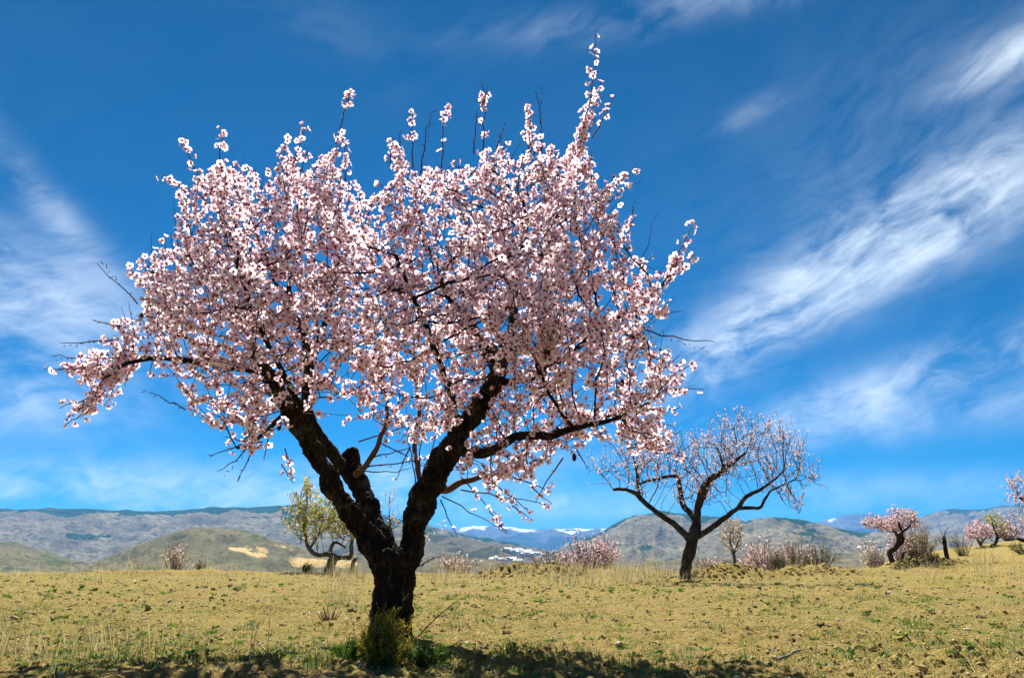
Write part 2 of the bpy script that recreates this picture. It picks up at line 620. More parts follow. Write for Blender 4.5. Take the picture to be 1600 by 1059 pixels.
def ground_h(x, y):
    x = np.asarray(x, float); y = np.asarray(y, float)
    h = ground_base(x, y)
    near = 1 - sstep(25, 40, np.hypot(x, y))
    big = n2(x, y, 1.6, 3.0, 3)
    clod = n2(x, y, 7.0, 5.0, 3, 0.55, True)
    rough = 0.55 + 0.6 * sstep(-0.4, 0.5, n2(x, y, 0.7, 6.0, 2))
    fine = n2(x, y, 26.0, 7.0, 2, 0.6)
    furrow = np.sin((y * 1.0 + 0.25 * x) * 9.0 + 2.2 * n2(x, y, 0.9, 8.0, 2)) * 0.007
    heap = 0
    for hx, hy, hh, a, b in HEAPS:
        heap = heap + np.exp(-((x - hx) / (a * 1.1)) ** 2 - ((y - hy) / (b * 1.1)) ** 2)
    return h + near * (0.032 * big + rough * 0.022 * clod + 0.010 * fine * rough + 0.006 * n2(x, y, 15.0, 15.0, 2, 0.6, True) + furrow + heap * (0.05 * n2(x, y, 5.0, 12., 3, .6, True)))


def gpt(u, Y, sink=0.0):
    """ground point at distance Y under photograph column u"""
    z = 0.0
    for _ in range(4):
        ax = Y * math.cos(TILT) + (z - HC) * math.sin(TILT)
        x = (u - CX) / FPX * ax
        z = float(ground_h(np.array([x]), np.array([Y]))[0])
    return np.array([x, Y, z - sink])


def build_ground():
    th = np.concatenate([np.arange(-0.78, 0.78, 0.0042), np.linspace(0.78, 2 * math.pi - 0.78, 90)[0:-1]])
    th = np.sort(np.mod(th + math.pi, 2 * math.pi) - math.pi)
    r = [0.25]
    while r[-1] < 60000:
        q = r[-1]
        f = 1.12 if q < 2.4 else 1.0048 if q < 21 else 1.02 if q < 45 else 1.09
        r.append(q * f)
    r = np.array(r)
    TH, RR = np.meshgrid(th, r)
    X, Y = RR * np.sin(TH), RR * np.cos(TH)
    Z = ground_h(X, Y)
    nr_, nt = X.shape
    V = np.stack([X, Y, Z], -1).reshape(-1, 3)
    idx = np.arange(nr_ * nt).reshape(nr_, nt)
    nxt = np.roll(idx, -1, 1)
    q = np.stack([idx[:-1], nxt[:-1], nxt[1:], idx[1:]], -1).reshape(-1, 4)[:, ::-1]
    g = Geo()
    g.add(V, q)
    c = len(V)
    g.add(np.array([[0, 0, float(ground_h(0., 0.))]]), np.zeros((0, 3), int)) if False else None
    return g


m, t, bs, out = material('tilled ochre soil')
pos = t.node('ShaderNodeNewGeometry').outputs['Position']
big = t.noise(pos, 0.55, 4, 0.6)
mid = t.noise(pos, 3.2, 5, 0.6)
fin = t.noise(pos, 38, 6, 0.7)
grit = t.noise(pos, 150, 3, 0.6)
soil = t.ramp(fin, [(0.33, (0.13, 0.085, 0.03)), (0.43, (0.31, 0.225, 0.07)), (0.56, (0.43, 0.325, 0.105)), (0.70, (0.60, 0.47, 0.20))])  # soil tones; the darkest stop paints shade into the small pits
soil = t.mix(t.smooth(mid, 0.42, 0.68, 0, 0.6), soil, (0.33, 0.255, 0.08))
soil = t.mix(t.smooth(big, 0.50, 0.36, 0, 0.5), soil, (0.37, 0.26, 0.10))
soil = t.mix(t.smooth(big, 0.46, 0.66, 0, 0.55), soil, (0.30, 0.262, 0.07))
pat = t.noise(pos, 1.5, 6, 0.68)
soil = t.mix(t.smooth(pat, 0.52, 0.70, 0, 0.65), soil, (0.19, 0.205, 0.045))
soil = t.mix(t.smooth(pat, 0.44, 0.30, 0, 0.5), soil, (0.40, 0.30, 0.13))
soil = t.mix(t.smooth(grit, 0.66, 0.8, 0, 0.6), soil, (0.62, 0.52, 0.32))
soil = t.mix(t.smooth(grit, 0.34, 0.22, 0, 0.7), soil, (0.13, 0.085, 0.035))  # deepens the pit shade painted into the soil colour
crumb = t.noise(pos, 85, 4, 0.7)
soil = t.mix(t.smooth(crumb, 0.45, 0.36, 0, 0.85), soil, (0.11, 0.075, 0.025))  # hollows between crumbs darkened, their shade put into the colour
soil = t.mix(t.smooth(crumb, 0.60, 0.68, 0, 0.65), soil, (0.62, 0.50, 0.24))
olive = t.noise(pos, 6, 6, 0.72)
soil = t.mix(t.smooth(olive, 0.53, 0.64, 0, 0.65), soil, (0.16, 0.18, 0.035))
ln = t.node('ShaderNodeVectorMath', operation='LENGTH')
t.l.new(pos, ln.inputs[0])
far = t.smooth(ln.outputs['Value'], 40, 160)
scrubn = t.noise(pos, 0.02, 6, 0.65)
scrub = t.ramp(scrubn, [(0.4, (0.07, 0.085, 0.035)), (0.6, (0.26, 0.22, 0.12))])
t.l.new(t.mix(far, soil, scrub), bs.inputs['Base Color'])
hgt = t.math('ADD', t.math('MULTIPLY', fin, 0.7), t.math('MULTIPLY', grit, 0.3))
t.l.new(t.bump(hgt, 1.0, 0.05), bs.inputs['Normal'])
bs.inputs['Roughness'].default_value = 1.0
bs.inputs['Specular IOR Level'].default_value = 0.05
M['soil'] = m
tag(build_ground().build('ground', M['soil'], smooth=True), kind='structure')


# ------------------------------------------------------------------ hills and mountains
def hill_material(name, bare1, bare2, forest, extra, sc, snow=False):
    m, t, bs, out = material(name)
    r, g, b = attr_col(t)
    pos = t.node('ShaderNodeNewGeometry').outputs['Position']
    n1 = t.noise(pos, sc, 8, 0.62)
    n3 = t.noise(pos, sc * 6, 6, 0.7)
    c = t.mix(t.smooth(n1, 0.38, 0.64), bare1, bare2)
    spots = t.smooth(t.math('ADD', t.math('MULTIPLY', n3, 0.6), t.math('MULTIPLY', n1, 0.4)), 0.50, 0.60)
    c = t.mix(t.math('MULTIPLY', spots, 0.62), c, forest)
    fr_ = t.smooth(t.math('ADD', r, t.math('MULTIPLY', t.math('SUBTRACT', n3, 0.5), 0.9)), 0.42, 0.58)
    fcol = t.mix(t.smooth(t.noise(pos, sc * 14, 4, 0.6), 0.35, 0.7), forest, tuple(x * 1.7 for x in forest))
    c = t.mix(fr_, c, fcol)
    fine = t.noise(pos, sc * 15, 6, 0.8)
    c = t.mix(t.smooth(fine, 0.52, 0.60, 0, 0.8), c, forest)
    c = t.mix(t.smooth(fine, 0.44, 0.34, 0, 0.6), c, tuple(x * 1.25 for x in bare2))
    ex = t.smooth(t.math('ADD', b, t.math('MULTIPLY', t.math('SUBTRACT', n3, 0.5), 0.8)), 0.40, 0.62)
    c = t.mix(ex, c, extra)
    t.l.new(c, bs.inputs['Base Color'])
    bs.inputs['Roughness'].default_value = 1.0
    bs.inputs['Specular IOR Level'].default_value = 0.0
    t.l.new(t.bump(n3, 0.8, 0.25 / sc * 0.1), bs.inputs['Normal'])
    return m


def ridge(name, D, D0, skyline, zfoot, gully, mat, forest_fn=None, extra_fn=None, cols=420, rows=46, prof=1.15, seed=0.0, crest_amp=1.0):
    """one range of hills: skyline given as (u, v) photograph points at distance D, its foot at D0"""
    sk = np.array(skyline, float)
    u = np.linspace(sk[0, 0], sk[-1, 0], cols)
    v = np.interp(u, sk[:, 0], sk[:, 1])
    k = np.hanning(11); k /= k.sum()
    v = np.convolve(np.pad(v, 5, mode='edge'), k, 'valid')
    v = v + crest_amp * fbm(np.stack([u / 42.0, u * 0 + seed, u * 0], -1), 4, 0.55)
    crest = np.array([pt(a, b, D) for a, b in zip(u, v)])
    ratio = crest[:, 0] / D
    tf = np.concatenate([np.linspace(0, 1, rows), 1 + np.linspace(0.06, 0.7, 10)])
    T, C = np.meshgrid(tf, np.arange(cols), indexing='ij')
    rr = D0 + (D - D0) * T
    zc = crest[C, 2]
    p = np.where(T <= 1, np.clip(T, 0, 1) ** prof, 1 - (T - 1) * 1.1)
    X = ratio[C] * rr
    Z = zfoot + (zc - zfoot) * p
    w = np.clip(T, 0, 1) * np.clip(1.04 - T, 0.0, 1) * 3.2
    L = (D - D0)
    gl = n2(X, rr * 0.45, 7.0 / L, seed + 3, 5, 0.55, True)
    gl2 = n2(X, rr, 16.0 / L, seed + 5, 4, 0.5)
    Z = Z + 1.35 * gully * np.where(T < 1, w, 0) * (0.6 * (gl - 0.4) + 0.35 * gl2)
    V = np.stack([X, rr, Z], -1)
    nr_, nc = T.shape
    idx = np.arange(nr_ * nc).reshape(nr_, nc)
    q = np.stack([idx[:-1, :-1], idx[:-1, 1:], idx[1:, 1:], idx[1:, :-1]], -1).reshape(-1, 4)
    uu, vv, _ = proj(V)
    col = np.zeros((nr_, nc, 4), np.float32)
    col[..., 3] = 1
    nz = n2(X, rr, 9.0 / L, seed + 9, 5, 0.6)
    if forest_fn is not None:
        col[..., 0] = np.clip(forest_fn(uu, vv, T, nz), 0, 1)
    if extra_fn is not None:
        col[..., 2] = np.clip(extra_fn(uu, vv, T, nz), 0, 1)
    g = Geo()
    g.add(V.reshape(-1, 3), q, 0, col.reshape(-1, 4))
    o = g.build(name, mat, smooth=True)
    tag(o, kind='structure')
    return V, u


TAN1, TAN2 = (0.17, 0.152, 0.10), (0.29, 0.245, 0.165)
FOREST = (0.020, 0.048, 0.026)
mat_snow = hill_material('snowy mountain rock', (0.12, 0.115, 0.10), (0.19, 0.17, 0.14), (0.04, 0.055, 0.04), (0.88, 0.9, 0.93), 1 / 900)
mat_a = hill_material('dry hillside with pine woods', TAN1, TAN2, FOREST, (0.5, 0.4, 0.25), 1 / 420)
mat_b = hill_material('scrubby hill with quarry', (0.125, 0.12, 0.07), (0.21, 0.18, 0.11), (0.06, 0.075, 0.035), (0.50, 0.36, 0.16), 1 / 150)
mat_v = hill_material('wooded valley slope', (0.12, 0.11, 0.075), (0.19, 0.165, 0.115), (0.04, 0.05, 0.028), (0.5, 0.4, 0.25), 1 / 200)


def blobf(u, v, cu, cv, ru, rv):
    return np.exp(-((u - cu) / ru) ** 2 - ((v - cv) / rv) ** 2)


# far snowy range
SNOW = ridge('snowy_mountain_range', 17000, 11500,
      [(-900, 830), (420, 832), (560, 830), (640, 828), (690, 827), (722, 826), (745, 822), (760, 821), (800, 824), (832, 830), (856, 823.5), (870, 825), (890, 828), (940, 826), (1000, 828), (1150, 822), (1240, 822),
       (1282, 816), (1315, 804.5), (1351, 800), (1391, 804), (1434, 809), (1470, 818), (1560, 800), (1640, 796), (2500, 800)],
      -60, 150, mat_snow,
      forest_fn=lambda u, v, T, n: 0.75 * sstep(0.62, 0.42, T + 0.1 * n) + 0 * u,
      extra_fn=lambda u, v, T, n: sstep(0.74, 0.84, T + 0.20 * n) * (1.1 * blobf(u, v, 775, 828, 62, 14) + 1.0 * blobf(u, v, 915, 830, 48, 14) + 0.6 * blobf(u, v, 1300, 812, 16, 8)),
      seed=1.0, crest_amp=1.3, rows=60)
# bluish ridge at the right, behind the orchard
ridge('blue_mountain_ridge', 9500, 6000,
      [(1230, 868), (1380, 838), (1431, 812), (1461, 800), (1487, 795.5), (1533, 796), (1566, 789), (1600, 790), (1700, 780), (1900, 776), (2500, 800)],
      -120, 110, mat_a, forest_fn=lambda u, v, T, n: 0.28 + 0.4 * sstep(0.75, 0.95, T + 0.1 * n) + 0.3 * n, seed=2.0, cols=300)
# long ridge at the left, pine woods along its crest
ridge('wooded_mountain_ridge', 6200, 3300,
      [(-1200, 800), (-300, 792), (0, 794.5), (60, 796), (110, 793.5), (170, 797), (240, 799), (300, 795), (345, 792.5), (400, 792), (440, 788.5), (480, 789), (540, 795), (600, 805), (660, 819), (705, 830), (760, 842), (830, 858), (900, 872), (980, 884)],
      -150, 75, mat_a,
      forest_fn=lambda u, v, T, n: np.where(u < 440, 1.2 * sstep(0.80, 0.88, T + 0.05 * n - 0.02 * np.sin(u / 70.)), 1.0 * sstep(0.60, 0.75, T + 0.12 * n)) * (0.75 + 0.5 * n) + 0.9 * blobf(u, v, 110, 838, 150, 9) * (0.7 + n) + 0.6 * blobf(u, v, 400, 808, 60, 4),
      seed=3.0, cols=480, rows=60)
# big hill right of the middle
ridge('bare_hill_slope', 5200, 2600,
      [(760, 900), (850, 872), (900, 850), (935, 833), (957, 821), (985, 811), (1010, 803.5), (1035, 800.5), (1060, 801), (1090, 805), (1120, 808), (1155, 815), (1200, 830), (1300, 850), (1420, 880)],
      -130, 80, mat_a,
      forest_fn=lambda u, v, T, n: 1.0 * sstep(0.80, 0.92, T + 0.08 * n + 0.0012 * (u - 1000)) * sstep(1180, 1080, u) + 0.8 * blobf((u - 1010) + (v - 855) * 1.7, v, 0, 855, 26, 26) * (0.6 + n), seed=4.0, cols=340, rows=56)
ridge('wooded_hill_slope', 4200, 2100,
      [(980, 905), (1060, 860), (1120, 828), (1169, 814.5), (1202, 810), (1240, 811.5), (1278, 819), (1321, 827), (1351, 833), (1400, 834), (1440, 833), (1500, 838), (1600, 842), (1800, 846), (2400, 840)],
      -120, 60, mat_a,
      forest_fn=lambda u, v, T, n: 1.1 * sstep(0.84, 0.94, T + 0.06 * n) * sstep(1370, 1330, u) + 0.35 * sstep(0.1, 0.5, n) + 0.7 * blobf(u, v, 1260, 833, 45, 5), seed=5.0, cols=380, rows=56)
# valley slope that carries the village
VILL = ridge('valley_slope', 4000, 1900,
      [(500, 862), (600, 842), (660, 832), (720, 840), (780, 850), (850, 862), (920, 872), (1000, 884), (1100, 896)],
      -70, 30, mat_v, forest_fn=lambda u, v, T, n: 0.38 + 0.55 * n, seed=6.0, cols=300, rows=50, prof=0.9)
# near hill with the ochre quarry
ridge('quarry_hill', 1900, 900,
      [(60, 900), (140, 884), (179, 869), (212, 854), (252, 837), (298, 827.5), (331, 825), (364, 827), (404, 836), (444, 849), (480, 860), (516, 868), (600, 880), (700, 892)],
      -45, 22, mat_b,
      forest_fn=lambda u, v, T, n: 0.42 * sstep(0, 0.5, n) + 0.45 * blobf(u, v, 360, 835, 60, 7),
      extra_fn=lambda u, v, T, n: (1.15 * blobf(u, v, 425, 861, 48, 10) + 1.0 * blobf(u, v, 505, 880, 60, 8) + 0.8 * blobf(u, v, 370, 857, 30, 3)) * (0.85 + 0.8 * n), seed=7.0, cols=300, rows=50)
ridge('grey_hill', 2300, 1200, [(-700, 850), (-200, 846), (-60, 842), (0, 849), (20, 846.5), (40, 853), (80, 868), (130, 890)], -40, 22, mat_b, seed=8.0, cols=160, rows=40,
      forest_fn=lambda u, v, T, n: 0.4 + 0.4 * n)
ridge('low_scrub_slope', 1500, 700, [(560, 900), (640, 884), (700, 872), (740, 870), (800, 880), (900, 886), (1000, 880), (1120, 872), (1250, 866), (1400, 862), (1600, 858), (2000, 850)], -40, 14, mat_v, seed=9.0, cols=220, rows=36,
      forest_fn=lambda u, v, T, n: 0.25 + 0.5 * n)

# ------------------------------------------------------------------ village
HW = plain('whitewashed wall', [(0.3, (0.70, 0.69, 0.66)), (0.7, (0.82, 0.81, 0.78))], 0.3)
HR = plain('limewashed roof terrace', [(0.3, (0.74, 0.72, 0.68)), (0.7, (0.84, 0.83, 0.80))], 0.4)
HG = plain('dark window', [(0.3, (0.03, 0.035, 0.04)), (0.7, (0.06, 0.06, 0.065))], 1)


def box_faces(x0, x1, y0, y1, z0, z1):
    v = [(x0, y0, z0), (x1, y0, z0), (x1, y1, z0), (x0, y1, z0), (x0, y0, z1), (x1, y0, z1), (x1, y1, z1), (x0, y1, z1)]
    f = [(0, 1, 5, 4), (1, 2, 6, 5), (2, 3, 7, 6), (3, 0, 4, 7), (4, 5, 6, 7), (3, 2, 1, 0)]
    return np.array(v, float), np.array(f)


def house_mesh(w, d, h, roof, name):
    g = Geo()
    g.add(*box_faces(-w / 2, w / 2, -d / 2, d / 2, -12, h), 0)
    e = 0.4
    v = np.array([(-w / 2 - e, -d / 2 - e, h - .1), (w / 2 + e, -d / 2 - e, h - .1), (w / 2 + e, d / 2 + e, h - .1), (-w / 2 - e, d / 2 + e, h - .1),
                  (-w / 2 - e, 0, h + roof), (w / 2 + e, 0, h + roof)], float)
    g.add(v, np.array([(0, 1, 5, 4), (2, 3, 4, 5)]), 1)
    g.add(v, np.array([(3, 0, 4), (1, 2, 5)]), 0)
    for k in range(int(w // 3)):
        for z in np.arange(1.2, h - 1, 3.0):
            x = -w / 2 + 1.6 + k * 3
            g.add(*box_faces(x - .45, x + .45, -d / 2 - .06, -d / 2 + .1, z, z + 1.3), 2)
    return g.mesh(name, [HW, HR, HG])


house_meshes = [house_mesh(12, 12, 5, 3.4, 'house_a'), house_mesh(16, 12, 6.5, 3.4, 'house_b'), house_mesh(10, 11, 4, 3, 'house_c'), house_mesh(21, 13, 8, 3.6, 'house_d')]
VV = VILL[0].reshape(-1, 3)
vu, vv_, _ = proj(VV)


def on_slope(u, v):
    k = np.argmin((vu - u) ** 2 + ((vv_ - v) * 1.5) ** 2)
    return VV[k]


def village(n, spine, spread, label, group):
    sp = np.array(spine, float)
    for i in range(n):
        s = rng.random()
        q = np.interp(s, np.linspace(0, 1, len(sp)), sp[:, 0]), np.interp(s, np.linspace(0, 1, len(sp)), sp[:, 1])
        u, v = q[0] + rng.normal() * 2.0, q[1] + rng.normal() * spread
        p = on_slope(u, v)
        o = link('house', house_meshes[rng.integers(0, 4)])
        o.location = (p[0] + rng.uniform(-22, 22), p[1] + rng.uniform(-20, 20), p[2] + 1.5)
        o.rotation_euler = (0, 0, rng.normal() * 0.4)
        o.scale = (1.3, 1.3, 1.3)
        tag(o, label, 'house', group)


village(64, [(791, 862), (810, 864), (822, 867), (846, 871)], 1.5, 'tiny white house packed into the upper white village in the valley', 'white houses of the upper village')
village(40, [(768, 876), (785, 877), (800, 879), (815, 880)], 0.8, 'tiny white house in the lower white row below the far village', 'white houses of the lower village')
village(9, [(725, 865), (770, 858), (800, 874), (735, 868)], 3.0, 'lone tiny white house scattered on the slope left of the far village', 'scattered white houses on the valley slope')

# ------------------------------------------------------------------ blossom templates
def flower_template(cup, jitter, seed, petals=5, fine=True):
    r = np.random.default_rng(seed)
    V, F, Mt, C = [], [], [], []

    def add(vs, fs, mat, rad):
        b = len(V)
        V.extend(vs); C.extend([(q, 0.5, 0.5, 1.0) for q in rad])
        F.extend([tuple(i + b for i in f) for f in fs]); Mt.extend([mat] * len(fs))
    for k in range(petals):
        a = 2 * math.pi * k / petals + r.normal() * 0.07 * jitter
        c_ = cup + r.normal() * 0.12 * jitter
        prof = [(0.10, 0.05), (0.48, 0.27), (0.86, 0.37), (1.0, 0.17)]
        tw = r.normal() * 0.08 * jitter
        ln = 1 + r.normal() * 0.06 * jitter

        def P(rad, w):
            th = c_ * (0.35 + 0.65 * rad)
            rr, zz = rad * ln * math.cos(th), rad * ln * math.sin(th)
            zz += abs(w) * 0.28 + w * tw
            return (rr * math.cos(a) - w * math.sin(a), rr * math.sin(a) + w * math.cos(a), zz)
        vs = [P(0.06, 0), P(0.5, -0.31), P(0.5, 0.31), P(0.84, -0.38), P(0.84, 0.38), P(1.0, -0.17), P(1.0, 0.17)]
        fs = [(0, 1, 2), (1, 3, 5), (1, 5, 6), (1, 6, 2), (2, 6, 4)]
        add(vs, fs, 0, [0.0, 0.5, 0.5, 0.88, 0.88, 1, 1])
    # calyx star behind, crimson
    for k in range(5):
        a = 2 * math.pi * (k + 0.5) / 5
        e = 0.42
        add([(0, 0, -0.30), (0.40 * math.cos(a), 0.40 * math.sin(a), -0.05), (0.17 * math.cos(a - e * 1.5), 0.17 * math.sin(a - e * 1.5), -0.12), (0.17 * math.cos(a + e * 1.5), 0.17 * math.sin(a + e * 1.5), -0.12)],
            [(0, 2, 1), (0, 1, 3)], 1, [0.5] * 4)
    # crimson eye and stamens
    for k in range(5):
        a = 2 * math.pi * k / 5
        add([(-0.05 * math.cos(a), -0.05 * math.sin(a), 0.05), (0.22 * math.cos(a - 0.6), 0.22 * math.sin(a - 0.6), 0.10), (0.36 * math.cos(a), 0.36 * math.sin(a), 0.14 + 0.30 * cup), (0.22 * math.cos(a + 0.6), 0.22 * math.sin(a + 0.6), 0.10)],
            [(0, 1, 2), (0, 2, 3)], 1, [0.5] * 4)
    if fine:
        for k in range(5):
            a = 2 * math.pi * k / 5 + 0.5 + r.normal() * 0.2
            h, o = 0.36 + r.random() * 0.16, 0.16 + r.random() * 0.16
            e = np.array([-math.sin(a), math.cos(a), 0]) * 0.022
            b0 = np.array([0.05 * math.cos(a), 0.05 * math.sin(a), 0.05])
            t0 = np.array([o * math.cos(a), o * math.sin(a), h])
            add([tuple(b0 - e), tuple(b0 + e), tuple(t0)], [(0, 1, 2)], 1, [0.5] * 3)
            add([tuple(t0 + e * 2), tuple(t0 - e * 2), tuple(t0 + (0, 0, 0.07))], [(0, 1, 2)], 2, [0.5] * 3)
    return np.array(V, float), np.array(F), np.array(Mt), np.array(C, np.float32)


FL = [flower_template(0.22, 1, 1), flower_template(0.42, 1.2, 2), flower_template(0.10, 1.3, 3), flower_template(0.75, 1.0, 4), flower_template(1.22, 0.6, 5)]


def simple_flower(cup):
    V, F, Mt, C = [(0, 0, 0)], [], [], [(0.0, 0.5, 0.5, 1)]
    for k in range(5):
        a = 2 * math.pi * k / 5
        b = len(V)
        for d, rr in ((-0.55, 0.8), (0.0, 1.0), (0.55, 0.8)):
            V.append((rr * math.cos(a + d), rr * math.sin(a + d), cup * rr))
            C.append((0.9, 0.5, 0.5, 1))
        F += [(0, b, b + 1), (0, b + 1, b + 2)]
        Mt += [0, 0]
    b = len(V)
    for k in range(3):
        V.append((0.3 * math.cos(2.1 * k), 0.3 * math.sin(2.1 * k), -0.02)); C.append((0.5, 0.5, 0.5, 1))
    V.append((0, 0, -0.5)); C.append((0.5, 0.5, 0.5, 1))
    for k in range(3):
        F.append((b + (k + 1) % 3, b + k, b + 3)); Mt.append(1)
    V += [(0.26 * math.cos(2.1 * k), 0.26 * math.sin(2.1 * k), 0.16) for k in range(3)]
    C += [(0.5, 0.5, 0.5, 1)] * 3
    F.append((b + 4, b + 5, b + 6)); Mt.append(1)
    return np.array(V, float), np.array(F), np.array(Mt), np.array(C, np.float32)


SF = [simple_flower(0.25), simple_flower(0.5)]
LEAF = (np.array([(0, 0, 0), (0.22, 0.0, 0.45), (-0.22, 0.0, 0.45), (0, 0.08, 1.0)], float), np.array([(0, 1, 2), (2, 1, 3)]))


# ------------------------------------------------------------------ growing trees
def poly_sd(u, v, poly):
    """signed distance in pixels: positive inside the outline"""
    P = np.array(poly, float)
    u = np.asarray(u, float); v = np.asarray(v, float)
    inside = np.zeros(u.shape, bool)
    dm = np.full(u.shape, 1e9)
    for i in range(len(P)):
        a, b = P[i], P[(i + 1) % len(P)]
        with np.errstate(divide='ignore', invalid='ignore'):
            c = ((a[1] > v) != (b[1] > v)) & (u < (b[0] - a[0]) * (v - a[1]) / (b[1] - a[1] + 1e-12) + a[0])
        inside ^= c
        e = b - a
        tt = np.clip(((u - a[0]) * e[0] + (v - a[1]) * e[1]) / (e @ e + 1e-9), 0, 1)
        dm = np.minimum(dm, np.hypot(u - a[0] - tt * e[0], v - a[1] - tt * e[1]))
    return np.where(inside, dm, -dm)


def trace(spec, Y0):
    """limb given as (u, v, distance offset, width in pixels) -> world points with radius"""
    out = []
    for u, v, dYo, w in spec:
        p = pt(u, v, Y0 + dYo)
        out.append((*p, 0.5 * w * px_at(p)))
    return np.array(out)


def grow(limbs, attr, step, infl, kill, iters, lift, seed):
    """space colonisation: twigs reach from the limbs into the crown's volume"""
    r = np.random.default_rng(seed)
    pos, par, own = [], [], []
    for L in limbs:
        n = max(3, int(np.sum(np.linalg.norm(np.diff(L[:, :3], axis=0), axis=1)) / step) + 1)
        C = catmull(L, n)
        # seed only from the outer part of the limb
        base = None
        for k, c in enumerate(C):
            if k < n * 0.3:
                continue
            pos.append(c[:3]); par.append(-1); own.append(c[3])
    nseed = len(pos)
    A = np.array(attr)
    P = np.array(pos)
    d = np.linalg.norm(A[:, None] - P[None], axis=2)
    near = d.argmin(1); nd = d.min(1)
    alive = np.ones(len(A), bool)
    pos = [np.array(p) for p in pos]
    for it in range(iters):
        act = alive & (nd < infl)
        if not act.any():
            act = alive & (nd < infl * 3)
            if not act.any():
                break
        dirs = {}
        for a_i in np.nonzero(act)[0]:
            k = near[a_i]
            dirs.setdefault(k, []).append(a_i)
        new = []
        for k, lst in dirs.items():
            dv = unit(A[lst] - pos[k]).sum(0)
            dv = unit(dv) + np.array([0, 0, lift]) + r.normal(size=3) * 0.16
            q = pos[k] + unit(dv) * step
            new.append((q, k))
        if not new:
            break
        Q = np.array([q for q, _ in new])
        b = len(pos)
        for q, k in new:
            pos.append(q); par.append(k); own.append(0)
        ai = np.nonzero(alive)[0]
        dq = np.linalg.norm(A[ai][:, None] - Q[None], axis=2)
        j = dq.argmin(1); m_ = dq.min(1)
        bt = m_ < nd[ai]
        near[ai[bt]] = b + j[bt]
        nd[ai[bt]] = m_[bt]
        alive[nd < kill] = False
    return np.array(pos), np.array(par), nseed


def chains_of(pos, par, nseed, tip_r, expo=2.4, rmax=0.03):
    n = len(pos)
    kids = [[] for _ in range(n)]
    for i in range(n):
        if par[i] >= 0:
            kids[par[i]].append(i)
    rad = np.zeros(n)
    for i in range(n - 1, -1, -1):
        if i < nseed:
            continue
        s = sum(rad[c] ** expo for c in kids[i])
        rad[i] = min(rmax, max(tip_r, s ** (1 / expo))) if kids[i] else tip_r
    ch = []
    for i in range(n):
        for j, c in enumerate(sorted(kids[i], key=lambda q: -rad[q])):
            if i >= nseed and j == 0:
                continue
            line = [i, c]
            while kids[line[-1]]:
                line.append(max(kids[line[-1]], key=lambda q: rad[q]))
            ch.append(line)
    return ch, rad, kids


class Blossom:
    def __init__(self):
        self.p, self.n = [], []

    def add(self, p, n):
        self.p.append(p); self.n.append(n)


def shoot(g, bl, p0, d, length, r0, r, dens, f0=0.0, sides=3, spread=0.018, bend=0.10, npts=5, mat=0, leaves=None):
    """one straight young shoot with blossom clusters along it"""
    d = unit(d)
    bv = r.normal(size=3) * bend
    bv -= d * (bv @ d)
    s = np.linspace(0, 1, npts)
    pts = p0 + d * (s * length)[:, None] + bv * (s ** 2 * length)[:, None]
    pts = pts + r.normal(size=pts.shape) * (min(0.012 * length + 0.001, 0.008) * np.minimum(s * 3, 1))[:, None]
    tube(g, pts, r0 * (1 - 0.6 * s), sides, mat, cap=False)
    k = f0 * length
    while k < length:
        s_ = k / length
        q = p0 + d * k + bv * s_ ** 2 * length
        for _ in range(r.poisson(dens)):
            n = unit(r.normal(size=3) + d * 0.25)
            bl.add(q + n * spread * r.uniform(0.5, 1.3) + r.normal(size=3) * 0.004, n + np.array([0, 0, 0.15]))
        if leaves is not None and r.random() < 0.10:
            leaves.append((q, unit(r.normal(size=3) * 0.6 + d + [0, 0, .4])))
        k += r.uniform(0.6, 1.4) * spread * 1.35
    return pts[-1]


def sample_crown(poly, n, Y0, hd, dfull, r, gaps=(), ymap=None, back=1.0):
    P = np.array(poly, float)
    out = []
    lo, hi = P.min(0), P.max(0)
    while len(out) < n:
        u = r.uniform(lo[0], hi[0], 4000); v = r.uniform(lo[1], hi[1], 4000)
        sd = poly_sd(u, v, poly)
        keep = sd > 2
        for (cu, cv, ru, rv, f) in gaps:
            keep &= ~((((u - cu) / ru) ** 2 + ((v - cv) / rv) ** 2 < 1) & (r.random(len(u)) > f))
        for a, b, s in zip(u[keep], v[keep], sd[keep]):
            h = hd * math.sqrt(min(s / dfull, 1.0)) + 0.03 * hd
            Yc = Y0 + (ymap(a, b) if ymap else 0)
            out.append(pt(a, b, Yc + r.uniform(-1, back) * h))
            if len(out) >= n:
                break
    return np.array(out)


